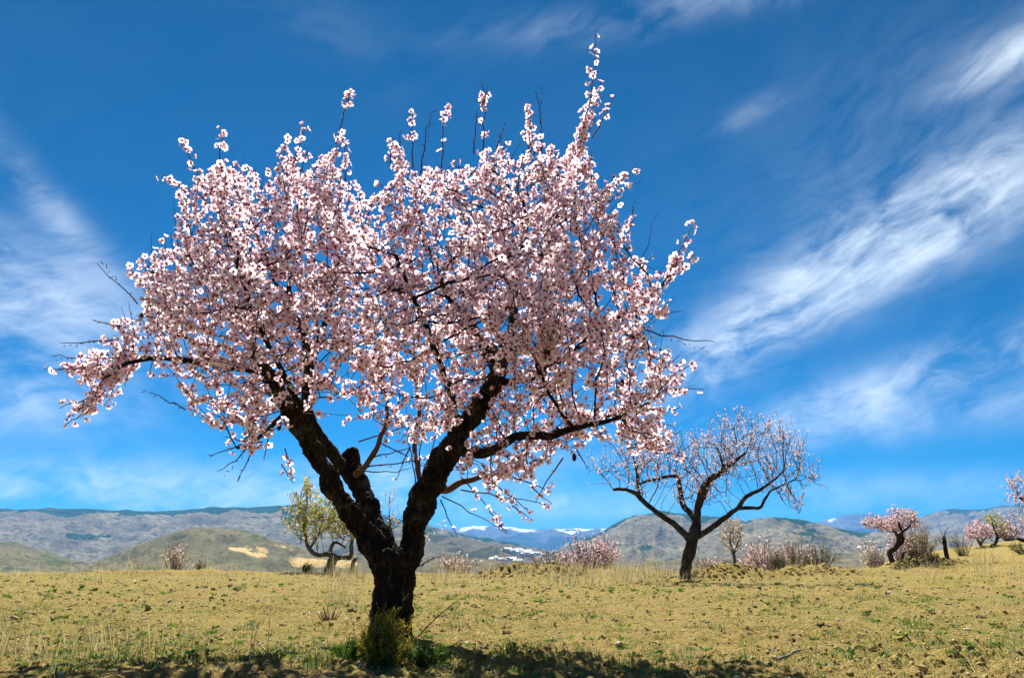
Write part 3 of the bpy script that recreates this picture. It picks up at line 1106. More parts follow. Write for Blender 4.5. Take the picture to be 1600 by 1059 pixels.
def trunk_mesh(limbs, voxel, amp, freq, smooth_it=4):
    """several thick limbs fused into one trunk, then broken up into rough bark"""
    g = Geo()
    skp, skd, sks = [], [], []
    for L in limbs:
        n = max(6, int(np.sum(np.linalg.norm(np.diff(L[:, :3], axis=0), axis=1)) / 0.035))
        C = catmull(L, n)
        tube(g, C[:, :3], C[:, 3], 14)
        dd = np.gradient(C[:, :3], axis=0)
        skp.append(C[:, :3]); skd.append(unit(dd)); sks.append(np.cumsum(np.linalg.norm(dd, axis=1)))
    tmp = link('tmp', g.mesh('tmp', []))
    md = tmp.modifiers.new('r', 'REMESH'); md.mode = 'VOXEL'; md.voxel_size = voxel
    ms = tmp.modifiers.new('s', 'SMOOTH'); ms.factor = 0.5; ms.iterations = smooth_it
    dg = bpy.context.evaluated_depsgraph_get()
    ev = tmp.evaluated_get(dg)
    me = bpy.data.meshes.new_from_object(ev)
    bpy.data.objects.remove(tmp)
    nv = len(me.vertices)
    co = np.empty(nv * 3); me.vertices.foreach_get('co', co); co = co.reshape(-1, 3)
    no = np.array([v.normal[:] for v in me.vertices])
    skp = np.concatenate(skp); skd = np.concatenate(skd); sks = np.concatenate(sks)
    k = np.empty(nv, int)
    for a in range(0, nv, 4000):
        k[a:a + 4000] = ((co[a:a + 4000, None] - skp[None]) ** 2).sum(2).argmin(1)
    rel = co - skp[k]
    along = (rel * skd[k]).sum(1)
    radial = rel - skd[k] * along[:, None]
    s = sks[k] + along
    q = radial * freq + skd[k] * (s * freq * 0.28)[:, None]
    n1 = fbm(q, 3, 0.55, True)
    n2_ = fbm(q * 2.7 + 40, 2, 0.6)
    n3 = fbm(co * freq * 0.16 + 9, 3, 0.5)
    co = co + no * (amp * (0.6 * n1 + 0.35 * n2_) + amp * 1.8 * n3)[:, None]
    me.vertices.foreach_set('co', co.reshape(-1))
    me.update()
    return me


# ------------------------------------------------------------------ the big almond tree
Y0 = 4.6
tree = empty('almond_tree', gpt(614, Y0), 'large almond tree in full pink-white blossom with black forked trunk in foreground', 'tree')
trunk = [(612, 1010, 0.0, 92), (612, 992, 0.0, 78), (611, 960, 0.0, 70), (614, 920, 0.0, 70), (614, 885, 0.0, 74), (612, 862, 0.0, 62)]
L1 = [(606, 905, 0, 40), (590, 860, 0.0, 47), (557, 815, -.05, 38), (525, 770, -.10, 34), (500, 722, -.16, 34), (474, 674, -.2, 34), (448, 632, -.25, 29), (426, 600, -.28, 24), (410, 574, -.3, 20)]
L2 = [(606, 900, 0.03, 40), (596, 850, 0.06, 40), (584, 812, 0.14, 37), (566, 770, .24, 34), (553, 735, .32, 33), (545, 706, .36, 29)]
R1 = [(622, 905, 0, 44), (640, 862, 0, 46), (647, 815, -.02, 50), (664, 772, -.06, 50), (688, 725, -.12, 47), (716, 682, -.18, 42), (744, 643, -.22, 36), (768, 606, -.26, 31), (779, 575, -.28, 33), (776, 552, -.28, 37)]
R1b = [(778, 560, -.28, 30), (800, 541, -.30, 20)]
R1c = [(772, 560, -.28, 26), (757, 536, -.26, 20)]
thick = [trace([(u, v, d, w * f) for u, v, d, w in x], Y0) for x, f in ((trunk, 0.86), (L1, 0.74), (L2, 0.76), (R1, 0.75), (R1b, 0.8), (R1c, 0.8))]
me = trunk_mesh(thick, 0.0075, 0.013, 46.0, 1)
me.materials.append(M['bark'])
link('trunk', me, tree)

limb_specs = [
    ([(549, 748, .3, 22), (520, 708, .2, 20), (500, 684, .05, 18), (487, 655, 0, 16), (479, 620, -.05, 15), (482, 580, -.1, 14), (478, 540, -.15, 13), (465, 500, -.2, 11), (452, 468, -.25, 9), (456, 425, -.3, 6)], 'bark'),
    ([(556, 742, .2, 11), (578, 720, .1, 9), (592, 690, 0, 8), (602, 660, -.1, 7), (607, 630, -.2, 6)], 'twig_red'),
    ([(708, 697, -.15, 20), (735, 706, -.3, 18), (768, 704, -.4, 16), (806, 682, -.5, 14), (850, 680, -.6, 13), (892, 670, -.7, 11), (925, 662, -.75, 9), (965, 655, -.8, 6)], 'bark'),
    ([(684, 765, -.05, 13), (702, 764, .05, 12), (722, 752, .05, 10), (755, 745, 0, 8), (800, 735, -.1, 5)], 'twig_red'),
    ([(800, 543, -.3, 17), (800, 515, -.3, 14), (803, 478, -.32, 12), (810, 435, -.36, 10), (816, 398, -.4, 8), (822, 340, -.45, 6)], 'bark'),
    ([(757, 537, -.26, 15), (745, 520, -.35, 13), (728, 498, -.5, 10), (705, 470, -.65, 8), (690, 440, -.8, 6)], 'bark'),
    ([(412, 578, -.3, 17), (400, 555, -.3, 14), (388, 520, -.28, 11), (384, 470, -.25, 9), (390, 420, -.2, 6)], 'bark'),
    ([(424, 594, -.28, 13), (385, 577, -.3, 12), (330, 568, -.32, 11), (285, 563, -.35, 10), (240, 560, -.38, 8), (200, 567, -.4, 6), (165, 590, -.4, 4)], 'bark'),
    ([(392, 560, -.3, 9), (340, 540, -.1, 8), (290, 527, .05, 7), (252, 510, .1, 7), (230, 492, .12, 5)], 'bark'),
    ([(660, 775, 0, 9), (652, 730, .1, 8), (648, 690, .2, 7), (655, 640, .15, 6), (650, 590, .15, 5), (645, 530, .1, 4)], 'twig_red'),
    ([(740, 650, -.2, 15), (760, 610, 0, 13), (790, 560, .05, 11), (830, 500, .1, 9), (860, 430, .1, 7), (880, 360, .1, 5)], 'bark'),
    ([(775, 600, -.25, 13), (830, 590, -.35, 11), (880, 560, -.45, 9), (930, 520, -.5, 8), (975, 490, -.5, 6), (1010, 470, -.5, 4)], 'bark'),
    ([(470, 665, -.2, 14), (480, 600, 0, 12), (500, 530, .05, 10), (520, 450, .1, 8), (530, 370, .1, 6)], 'bark'),
    ([(500, 720, -.15, 13), (480, 660, -.5, 11), (440, 580, -.75, 9), (400, 500, -.9, 7), (370, 420, -.95, 5)], 'bark'),
    ([(720, 680, -.2, 13), (700, 600, -.6, 11), (670, 520, -.85, 9), (640, 450, -1.0, 7), (620, 400, -1.05, 5)], 'bark'),
    ([(450, 640, -.25, 8), (425, 665, -.3, 7), (395, 690, -.35, 6), (370, 700, -.4, 4)], 'bark'),
]
limbs = [trace(sp, Y0) for sp, _ in limb_specs]
for L, (sp, mt) in zip(limbs, limb_specs):
    g = Geo()
    n = max(8, int(np.sum(np.linalg.norm(np.diff(L[:, :3], axis=0), axis=1)) / 0.02))
    C = catmull(L, n)
    wob = np.stack([fbm(np.stack([np.arange(n) * 0.16, np.full(n, 3.3 * a + L[0, 0] * 9), np.zeros(n)], -1), 3) for a in range(3)], -1)
    C[:, :3] += wob * 0.010 * sstep(0, 8, np.arange(n))[:, None]
    knob = 1 + 0.16 * fbm(np.stack([np.arange(n) * 0.35, np.full(n, L[0, 0] * 7), np.ones(n)], -1), 3)
    tube(g, C[:, :3], C[:, 3] * knob, 9)
    g.build('limb', M[mt], tree, smooth=True)

CROWN = [(205, 460), (228, 402), (270, 372), (300, 345), (275, 318), (300, 275), (345, 258), (385, 268), (420, 295), (435, 245), (465, 232), (500, 258), (530, 232), (548, 290), (575, 335), (600, 285),
         (615, 235), (640, 265), (690, 275), (740, 245), (780, 240), (820, 200), (850, 232), (880, 250), (912, 232), (925, 272), (940, 292), (985, 278), (960, 312), (968, 342), (985, 362),
         (985, 400), (1000, 420), (1030, 442), (1060, 402), (1072, 412), (1045, 472), (1015, 505), (1025, 540), (1050, 575), (1075, 608), (1040, 630), (1025, 660), (1060, 705), (1000, 708), (955, 690),
         (925, 695), (880, 722), (840, 745), (815, 768), (765, 770), (725, 752), (705, 735), (720, 690), (690, 700), (655, 690), (615, 690), (570, 655), (520, 640), (475, 655), (445, 680), (405, 715), (378, 705), (352, 685),
         (330, 655), (275, 637), (266, 610), (300, 592), (250, 578), (225, 552), (200, 590), (160, 628), (120, 655), (108, 643), (150, 612), (155, 598), (100, 585), (135, 555), (170, 540), (188, 510), (215, 500)]
GAPS = [(645, 650, 60, 50, 0.5), (520, 600, 40, 50, 0.7), (610, 540, 40, 60, .5), (910, 600, 50, 40, .6), (340, 620, 60, 25, .6), (420, 460, 30, 40, .6),  (590, 330, 40, 70, 0.35), (530, 690, 50, 60, 0.1), (985, 450, 60, 60, 0.45), (300, 335, 40, 30, 0.4), (560, 480, 30, 60, 0.55), (700, 700, 40, 30, 0.2), (290, 620, 40, 20, .6), (440, 640, 40, 50, 0.9), (1000, 580, 40, 50, .6), (480, 350, 25, 50, .6)]
r = np.random.default_rng(21)
ymap = lambda u, v: -0.36 - 0.25 * math.exp(-((u - 640) / 150) ** 2 - ((v - 440) / 120) ** 2) + 0.12 * math.sin(u / 90.0)
attr = sample_crown(CROWN, 3900, Y0, 0.95, 170, r, GAPS, ymap, 0.5)
pos_, par_, ns = grow(limbs, attr, 0.055, 0.55, 0.072, 90, 0.20, 3)
ch, rad, kids = chains_of(pos_, par_, ns, 0.0022, 2.35, 0.016)
gt = Geo()
bl = Blossom()
leaves = []
for line in ch:
    idx = np.array(line)
    rr = rad[idx].copy(); rr[0] = rr[1]
    tube(gt, pos_[idx], rr, 5 if rr[0] > 0.005 else 4, 0 if rr[0] > 0.004 else 1, cap=False)
    for a, b in zip(line[:-1], line[1:]):
        if rad[b] < 0.0065:
            ax = unit(pos_[b] - pos_[a])
            for _ in range(r.poisson(1.35)):
                n = r.normal(size=3); n = unit(n - ax * (n @ ax) * 0.7)
                bl.add(pos_[a] + (pos_[b] - pos_[a]) * r.random() + n * 0.02 * r.uniform(.5, 1.4), n + np.array([0, 0, .15]))
# young shoots
cen = pos_.mean(0)
for i in range(ns, len(pos_)):
    tip = not kids[i]
    if rad[i] > 0.007 or not (tip or r.random() < 0.17):
        continue
    d0 = unit(pos_[i] - pos_[par_[i]])
    d = d0 * 0.55 + np.array([0, 0, 0.75]) + unit(pos_[i] - cen) * 0.35 + r.normal(size=3) * 0.30
    ln = r.uniform(0.10, 0.30) if tip else r.uniform(0.08, 0.2)
    e = pos_[i] + unit(d) * ln
    u, v, _ = proj(e)
    sd = float(poly_sd(np.array([u]), np.array([v]), CROWN)[0])
    if sd < -12:
        ln *= 0.35
        if sd < -45:
            continue
    bare = r.random() < 0.10
    shoot(gt, bl, pos_[i], d, ln, 0.0026, r, 0.06 if bare else r.uniform(0.7, 1.5), 0.05, 3, 0.021, 0.12, 5, 1, leaves)

k_in = poly_sd(*proj(np.array(bl.p))[:2], CROWN) > -9
k_in |= r.random(len(k_in)) < 0.12
bl.p = [p for p, k in zip(bl.p, k_in) if k]; bl.n = [p for p, k in zip(bl.n, k_in) if k]
# the shoots that stand out of the crown one by one: (u, v) from -> to, flowering from, density
TIPS = [(200, 560, 140, 560, 0, 2.0), (190, 570, 130, 590, 0, 2.2), (180, 575, 150, 615, 0, 2.2), (200, 550, 165, 530, 0, 2.0), (190, 580, 165, 635, 0, 2.0), (215, 555, 190, 600, 0, 2.0), (170, 585, 110, 578, 0, 2.0), (165, 610, 125, 650, 0, 1.8), (205, 540, 180, 512, 0, 1.8), (230, 550, 200, 575, 0, 2.0), (240, 555, 235, 585, 0, 1.6), (1000, 600, 1060, 590, 0, 1.6), (1010, 640, 1060, 640, 0, 1.4), (990, 660, 1050, 665, 0, 1.5), (970, 680, 1030, 700, 0, 1.6), (380, 640, 300, 630, 0, 1.5), (400, 660, 330, 650, 0, 1.5), (410, 690, 360, 695, 0, 1.4),
        (905, 235, 946, 72, 0.0, 1.1), (885, 255, 930, 165, 0, 2.0), (895, 250, 940, 130, 0, 1.6), (925, 215, 958, 160, .4, 1.2), (905, 240, 925, 185, 0, 1.5), (835, 240, 822, 162, 0, 1.3), (845, 235, 846, 140, 1.2, 0), (755, 240, 757, 135, .0, .35), (757, 160, 760, 138, 0, 2.2), (740, 240, 744, 170, .8, .5), (775, 235, 790, 190, 1.2, 0),
        (690, 270, 697, 165, .0, .4), (696, 182, 700, 164, 0, 2.2), (655, 280, 676, 175, 1.2, 0), (645, 265, 648, 170, .55, 1.1), (620, 260, 628, 208, 0, 1.2), (610, 255, 612, 215, .2, 1.3), (525, 225, 546, 145, .1, .2), (544, 160, 547, 143, 0, 2.2), (500, 262, 538, 215, 0, 1.4), (540, 290, 542, 225, 0, 1.2),
        (440, 260, 448, 210, 0, 1.0), (455, 260, 480, 200, 0, 1.2), (343, 255, 347, 205, .4, 1.1), (310, 275, 283, 215, 0, 1.6), (290, 300, 252, 272, .1, 1.5), (300, 320, 278, 312, 0, 1.2), (395, 290, 402, 262, 0, 1.2), (945, 300, 1003, 262, 0, 1.6), (985, 350, 992, 318, 1.2, 0), (1040, 450, 1074, 355, 0, 1.2), (1045, 440, 1088, 398, 0, 1.5), (1000, 420, 1020, 400, 0, 1.2),
        (1040, 610, 1098, 606, 0, 1.5), (1030, 600, 1080, 568, 0, 1.3), (1020, 590, 1062, 560, 0, 1.1), (1030, 545, 1048, 560, 0, 1.2), (1000, 512, 1113, 552, 1.2, 0), (1015, 490, 1065, 491, .4, .1), (1010, 700, 1082, 714, 0, 1.7), (1020, 690, 1062, 674, 0, 1.2), (980, 700, 1050, 695, 0, 1.2),
        (135, 575, 68, 578, 0, 1.3), (160, 570, 90, 572, 0, 1.2), (150, 620, 95, 634, 0, 1.3), (150, 635, 98, 664, 0, 1.3), (215, 475, 160, 412, 1.2, 0.0), (220, 440, 195, 420, 0, 1.5), (185, 530, 100, 541, 1.2, 0), (170, 555, 80, 562, 1.2, 0), (205, 525, 175, 500, 0, 1.4), (195, 512, 142, 498, 1.2, 0), (290, 640, 228, 610, 1.2, 0),
        (445, 700, 458, 757, 0.0, .8), (440, 725, 456, 755, .2, 1.8), (395, 690, 350, 745, 1.2, 0), (400, 690, 372, 752, 1.2, 0.1), (395, 688, 330, 712, 1.2, .1), (420, 680, 412, 720, 0, 1.0), (380, 690, 355, 680, 0, 1.2),
        (690, 775, 795, 828, .0, .03), (780, 820, 792, 831, 0, 2.0), (688, 780, 712, 838, .9, 1.8), (720, 745, 775, 808, .1, .15), (765, 800, 778, 810, 0, 2.2), (760, 745, 830, 805, .1, .6), (800, 790, 828, 806, 0, 1.8), (800, 745, 862, 768, 0, 1.2), (720, 765, 862, 785, .1, .3), (830, 760, 862, 790, .2, .9), (640, 840, 645, 833, 0, 3.5), (900, 700, 918, 732, 1.2, 0), (880, 715, 830, 780, 0.1, .5),
        (655, 885, 692, 866, 1.2, 0), (560, 690, 700, 640, 1.2, .1), (575, 715, 650, 700, 1.2, .1), (560, 730, 690, 720, 1.2, 0), (590, 690, 700, 735, 1.2, 0), (640, 700, 615, 748, .6, .9), (660, 740, 690, 650, .2, .5), (650, 760, 632, 640, .2, .4), (655, 750, 662, 600, .2, .5), (556, 735, 640, 745, .9, .8)]
for (u0, v0, u1, v1, f0, dn) in TIPS:
    yo = -0.32
    if v0 > 640 and 550 < u0 < 720:
        yo = 0.05
    a, b = pt(u0, v0, Y0 + yo), pt(u1, v1, Y0 + yo + 0.04)
    if v0 > 880:
        a, b = pt(u0 - 12, v0 + 4, Y0), pt(u1, v1, Y0 - .1)
    ln = np.linalg.norm(b - a)
    spr = 0.021
    if dn >= 1 and f0 < 1:
        dn, spr = dn * 1.35, 0.025
        if u0 < 250:
            dn, spr = dn * 1.4, 0.031
    shoot(gt, bl, a, b - a, ln, 0.0046, r, dn, min(f0, 0.99), 4, spr, 0.06, 8, 1, leaves if f0 < 1 else None)
    if f0 > 1:       # bare twig with little spurs and buds
        for s in np.arange(0.1, 1.0, 0.035 / ln):
            d = unit(unit(b - a) * 0.6 + r.normal(size=3) * 0.7)
            q = a + (b - a) * s
            tube(gt, [q, q + d * r.uniform(0.008, 0.03)], [0.0025, 0.002], 3, 1, cap=False)
# fine bare twigs all through the crown
for i in r.choice(np.arange(ns, len(pos_)), 80):
    d = unit(r.normal(size=3) * 0.6 + np.array([0, 0, 0.7]))
    shoot(gt, bl, pos_[i], d, r.uniform(0.15, 0.4), 0.0026, r, 0.03, 0.5, 3, 0.02, 0.15, 6, 1)

tag(gt.build('twigs', [M['bark'], M['twig']], tree, smooth=True), kind='stuff')
FP, FN = np.array(bl.p), unit(np.array(bl.n))
lu, lv, ld_ = proj(FP)
keep = np.ones(len(FP), bool)
for sp, upto in ((L1, 9), (R1, 10), (limb_specs[0][0], 8), (limb_specs[2][0], 6), (limb_specs[4][0], 4)):
    for (u0, v0, _, w0), (u1, v1, _, w1) in zip(sp[:upto - 1], sp[1:upto]):
        e = np.array([u1 - u0, v1 - v0], float)
        tt = np.clip(((lu - u0) * e[0] + (lv - v0) * e[1]) / (e @ e), 0, 1)
        dd = np.hypot(lu - u0 - tt * e[0], lv - v0 - tt * e[1])
        keep &= ~((dd < 0.45 * (w0 + (w1 - w0) * tt) + 2) & (r.random(len(FP)) < 0.5))
FP, FN = FP[keep], FN[keep]
n_fl = len(FP)
fs = 0.0205 * r.uniform(0.82, 1.15, n_fl)
frot = frames(FN, r.uniform(0, 6.28, n_fl))
fvar = r.random(n_fl)
kind_ = r.choice(5, n_fl, p=[0.36, 0.28, 0.16, 0.12, 0.08])
# the 300 flowers that show largest become parts of their own
fu, fv, fd = proj(FP)
cell = {}
for i in np.argsort(fd):
    key = (int(fu[i] // 17), int(fv[i] // 17))
    cell.setdefault(key, i)
front = sorted(cell.values(), key=lambda i: fd[i])[:300]
single = np.zeros(n_fl, bool); single[front] = True
gb = Geo()
for k in range(5):
    s = (kind_ == k) & ~single
    tv, tf, tm, tcx = FL[k]
    gb.inst(tv, tf, FP[s], frot[s], fs[s], tm, tcx, fvar[s])
fmats = [M['petal'], M['calyx'], M['anther']]
tag(gb.build('blossom', fmats, tree), kind='stuff')
fl_meshes = []
for k in range(5):
    for q in range(3):
        g = Geo()
        tv, tf, tm, tcx = FL[k]
        c2 = tcx.copy(); c2[:, 1] = 0.2 + 0.3 * q
        g.add(tv, tf, tm, c2)
        fl_meshes.append(g.mesh('flower', fmats))
inv = Matrix.Translation(-Vector(tree.location))
for i in front:
    o = bpy.data.objects.new('flower', fl_meshes[kind_[i] * 3 + int(fvar[i] * 2.99)])
    COL.objects.link(o)
    o.parent = tree
    o.matrix_parent_inverse = inv
    mm = Matrix([list(frot[i][a] * fs[i]) + [FP[i][a]] for a in range(3)] + [[0, 0, 0, 1]])
    o.matrix_basis = mm
gl = Geo()
if leaves:
    lp = np.array([q for q, _ in leaves]); ld = np.array([d for _, d in leaves])
    gl.inst(*LEAF, lp, frames(ld, r.uniform(0, 6, len(lp))), r.uniform(0.012, 0.026, len(lp)), 0, None, r.random(len(lp)))
    tag(gl.build('young_leaves', M['leaf_new'], tree), kind='stuff')
# dry almond hulls left from last year
pv = []
for (u, v, yo) in [(221, 494, -.3), (255, 428, -.35), (240, 428, -.35), (380, 385, -.6), (436, 667, -.3), (897, 714, -.7), (566, 434, -.8), (972, 598, -.7)]:
    g = Geo()
    p = pt(u, v, Y0 + yo)
    tube(g, p + np.array([[0, 0, .020], [0, 0, .015], [.001, 0, .004], [.001, 0, -.008], [0, 0, -.017], [0, 0, -.021]]), [.002, .007, .0115, .011, .006, .001], 8)
    g.build('almond_hull', M['pod'], tree, smooth=True)
print('flowers', n_fl, 'nodes', len(pos_), 'chains', len(ch))


# ------------------------------------------------------------------ the other trees of the orchard
def orchard_tree(name, base, Y, trunk_specs, crown, label, n_attr, fl_size, dens, mats, bark, hd=0.7, dfull=60, seed=1, tip_r=0.003, step=0.10, lift=0.15, leaf=None, leaf_n=0, shoot_len=(0.12, 0.4), gaps=(), shoot_p=0.3, rmax=0.03, infl=0.9, kill=0.14, group=None, twig='twig', sag=0.0, over=10, slim=1.0):
    r = np.random.default_rng(seed)
    root = empty(name, base, label, 'tree', group)
    L = [trace([(u, v, d, w * slim) for u, v, d, w in s], Y) for s in trunk_specs]
    for k, l in enumerate(L):
        n = max(8, int(np.sum(np.linalg.norm(np.diff(l[:, :3], axis=0), axis=1)) / 0.05))
        C = catmull(l, n)
        g = Geo()
        knob = 1 + 0.14 * fbm(np.stack([np.arange(n) * 0.4, np.full(n, l[0, 0] * 7 + k), np.ones(n)], -1), 3)
        wob = np.stack([fbm(np.stack([np.arange(n) * 0.22, np.full(n, 3.3 * a + l[0, 0] * 9), np.zeros(n)], -1), 3) for a in range(3)], -1)
        C[:, :3] += wob * 0.02 * sstep(0, 6, np.arange(n))[:, None]
        tube(g, C[:, :3], C[:, 3] * knob, 10)
        g.build('trunk' if k == 0 else 'limb', M[bark], root, smooth=True)
    at = sample_crown(crown, n_attr, Y, hd, dfull, r, gaps)
    P, pr, ns = grow(L, at, step, infl, kill, 70, lift, seed)
    ch, rad, kids = chains_of(P, pr, ns, tip_r, 2.3, rmax)
    g = Geo(); bl = Blossom(); lv = []
    for line in ch:
        idx = np.array(line)
        rr = rad[idx].copy(); rr[0] = rr[1]
        tube(g, P[idx], rr, 4, 0, cap=False)
    for i in range(ns, len(P)):
        tip = not kids[i]
        if not (tip or r.random() < shoot_p):
            continue
        d = unit(P[i] - P[pr[i]]) * 0.5 + np.array([0, 0, 0.75 - sag]) + r.normal(size=3) * 0.35
        ln = r.uniform(*shoot_len)
        e = P[i] + unit(d) * ln
        u, v, _ = proj(e)
        if float(poly_sd(np.array([u]), np.array([v]), crown)[0]) < -over:
            ln *= 0.5
        shoot(g, bl, P[i], d, ln, tip_r, r, dens * r.uniform(0.4, 1.5), 0.05, 3, fl_size * 1.1, 0.12, 4)
        for _ in range(leaf_n):
            lv.append((P[i] + unit(d) * ln * r.random(), unit(r.normal(size=3) * 0.6 + unit(d))))
    tag(g.build('twigs', M[twig], root, smooth=True), kind='stuff')
    FP = np.array(bl.p) if bl.p else np.zeros((0, 3))
    if len(FP):
        FN = unit(np.array(bl.n))
        gb = Geo()
        kd = r.integers(0, 2, len(FP))
        fsz = fl_size * r.uniform(0.75, 1.2, len(FP))
        rot = frames(FN, r.uniform(0, 6.28, len(FP)))
        var = r.random(len(FP))
        for k in range(2):
            s = kd == k
            gb.inst(SF[k][0], SF[k][1], FP[s], rot[s], fsz[s], SF[k][2], SF[k][3], var[s])
        tag(gb.build('blossom', [M[mats], M['calyx_far']], root), kind='stuff')
    if lv:
        gl = Geo()
        lp = np.array([q for q, _ in lv]); ld = np.array([d for _, d in lv])
        gl.inst(*LEAF, lp, frames(ld, r.uniform(0, 6, len(lp))), r.uniform(0.6, 1.2, len(lp)) * fl_size * 2.2, 0, None, r.random(len(lp)))
        tag(gl.build('foliage', M[leaf], root), kind='stuff')
    print(name, 'flowers', len(FP), 'nodes', len(P))
    return root


# second almond tree, right of the big one
Y2 = 14.2
orchard_tree('almond_tree', gpt(1071, Y2), Y2, [
    [(1071, 918, 0, 30), (1070, 905, 0, 26), (1072, 880, 0, 25), (1080, 850, 0, 24), (1086, 830, 0, 26), (1089, 810, 0, 18), (1092, 785, 0, 14), (1097, 765, -.1, 14), (1109, 748, -.1, 13), (1125, 738, -.15, 11), (1145, 722, -.2, 8), (1165, 708, -.2, 5)],
    [(1080, 845, 0, 20), (1068, 832, 0, 14), (1052, 817, .05, 13), (1030, 803, .1, 12), (1010, 788, .15, 11), (995, 773, .2, 10), (978, 765, .2, 8), (958, 765, .25, 6)],
    [(1086, 838, 0, 18), (1100, 832, -.1, 13), (1120, 818, -.2, 12), (1140, 803, -.3, 11), (1155, 792, -.3, 10), (1163, 778, -.3, 9), (1180, 768, -.4, 8), (1200, 757, -.4, 5), (1225, 735, -.4, 3)],
    [(1152, 794, -.3, 9), (1170, 793, -.35, 8), (1187, 793, -.35, 7), (1195, 780, -.4, 6), (1207, 765, -.4, 4), (1240, 750, -.4, 3)],
    [(1088, 812, 0, 14), (1078, 800, .15, 13), (1066, 785, .3, 12), (1063, 760, .35, 10), (1060, 745, .4, 8), (1040, 745, .45, 7), (1010, 752, .5, 6), (998, 756, .5, 4)],
    [(999, 776, .2, 8), (996, 755, .2, 7), (994, 730, .2, 5), (985, 700, .2, 3)],
    [(1090, 800, 0, 9), (1100, 775, .3, 9), (1112, 752, .4, 8), (1130, 730, .5, 6), (1120, 700, .6, 4)]],
    [(905, 740), (945, 715), (960, 720), (980, 690), (1020, 690), (1040, 680), (1070, 690), (1100, 680), (1120, 690), (1135, 660), (1158, 650), (1185, 665), (1215, 660), (1240, 690), (1265, 690), (1262, 730), (1300, 760), (1270, 772), (1240, 765), (1262, 800), (1240, 812),
     (1220, 790), (1190, 780), (1180, 755), (1150, 765), (1120, 800), (1095, 790), (1070, 800), (1045, 790), (1020, 760), (1000, 800), (990, 770), (960, 760)],
    'almond tree with thinner pale blossom and open crooked limbs right of the large one', 950, 0.019, 0.42, 'petal_far', 'bark_far', hd=1.3, dfull=45, seed=31, tip_r=0.0042, step=0.11, shoot_len=(0.18, 0.7), shoot_p=0.4, lift=0.3, infl=1.2, kill=0.13, over=24, sag=-0.35, slim=0.74)

# leafing pale green almond tree left behind the big trunk
Y3 = 18.3
orchard_tree('almond_tree', gpt(513, Y3), Y3, [
    [(512, 904, 0, 16), (513, 893, 0, 14), (519, 878, 0, 14), (522, 870, 0, 12), (512, 865, 0, 8), (500, 867, 0, 7.5), (488, 862, .1, 7), (481, 853, .1, 6), (476, 835, .1, 4), (474, 810, .1, 3), (480, 785, .1, 2)],
    [(521, 871, 0, 9), (535, 871, 0, 7), (548, 868, -.1, 7), (549, 852, -.1, 6), (552, 840, -.1, 4), (560, 820, -.1, 3)],
    [(514, 867, 0, 7), (520, 850, .2, 6), (528, 848, .2, 4), (540, 855, .2, 3)],
    [(483, 857, .1, 5), (492, 845, .2, 4), (500, 825, .2, 3), (505, 800, .2, 2)]],
    [(434, 797), (455, 800), (462, 775), (478, 752), (490, 765), (500, 790), (520, 775), (540, 780), (560, 800), (575, 820), (570, 845), (545, 850), (520, 845), (500, 850), (470, 855), (455, 835), (445, 815)],
    'small almond tree in yellow-green leaf with white flowers left behind the big trunk', 700, 0.026, 0.32, 'petal_white', 'bark_pale', hd=0.8, dfull=35, seed=41, tip_r=0.004, step=0.10, leaf='leaf_yellow', leaf_n=17, shoot_len=(0.12, 0.4), lift=0.35, shoot_p=.6, kill=.1)
Y3b = 19.0
orchard_tree('almond_tree', gpt(622, Y3b), Y3b, [
    [(622, 905, 0, 10), (622, 885, 0, 9), (620, 860, 0, 8), (612, 835, 0, 5), (608, 805, 0, 3)], [(620, 860, 0, 6), (640, 842, 0, 4), (665, 832, 0, 3)]],
    [(585, 820), (592, 785), (602, 765), (615, 770), (625, 795), (650, 822), (690, 818), (700, 826), (675, 845), (640, 850), (610, 850), (590, 845)],
    'pale leafing almond tree mostly hidden behind the black trunk', 320, 0.024, 0.35, 'petal_white', 'bark_pale', hd=0.6, dfull=30, seed=43, tip_r=0.004, leaf='leaf_yellow', leaf_n=5, lift=0.3)
# dead stub beside it
g = Geo()
stub = catmull(trace([(549, 900, 0, 7), (550, 888, 0, 6), (553, 876, 0, 6.5), (558, 872, 0, 4)], 18.0), 14)
tube(g, stub[:, :3], stub[:, 3], 8)
tag(g.build('dead_stump', M['bark_pale'], smooth=True), 'thin grey dead almond stem right of the yellow-green leafing tree', 'stump')

# pink almond with a twisted trunk, right
Y4 = 19.5
orchard_tree('almond_tree', gpt(1397, Y4), Y4, [
    [(1399, 893, 0, 11), (1397, 882, 0, 9), (1392, 870, 0, 8.5), (1390, 862, 0, 8), (1397, 857, 0, 8), (1403, 850, 0, 7.5), (1404, 840, 0, 7), (1409, 832, 0, 6), (1406, 822, 0, 4), (1400, 812, 0, 2.5)],
    [(1402, 852, 0, 6), (1411, 845, 0, 5), (1409, 833, 0, 4), (1416, 826, -.1, 3.5), (1424, 818, -.1, 2.5)], [(1401, 886, 0, 5), (1408, 877, 0, 4.5), (1411, 865, 0, 4), (1416, 862, 0, 2.5)],
    [(1404, 838, 0, 5), (1394, 828, .1, 3.5), (1380, 820, .2, 2.5), (1365, 815, .2, 2)]],
    [(1343, 815), (1365, 808), (1385, 815), (1393, 800), (1400, 796), (1420, 800), (1435, 803), (1440, 815), (1432, 832), (1420, 826), (1405, 835), (1390, 836), (1370, 828), (1352, 828)],
    'pink almond tree with twisted S-shaped trunk on the field edge at right', 900, 0.027, 0.9, 'petal_pink', 'bark_far', hd=0.6, dfull=16, seed=51, tip_r=0.004, step=0.09, infl=0.8, kill=0.08, shoot_len=(.08, .25), shoot_p=.8)
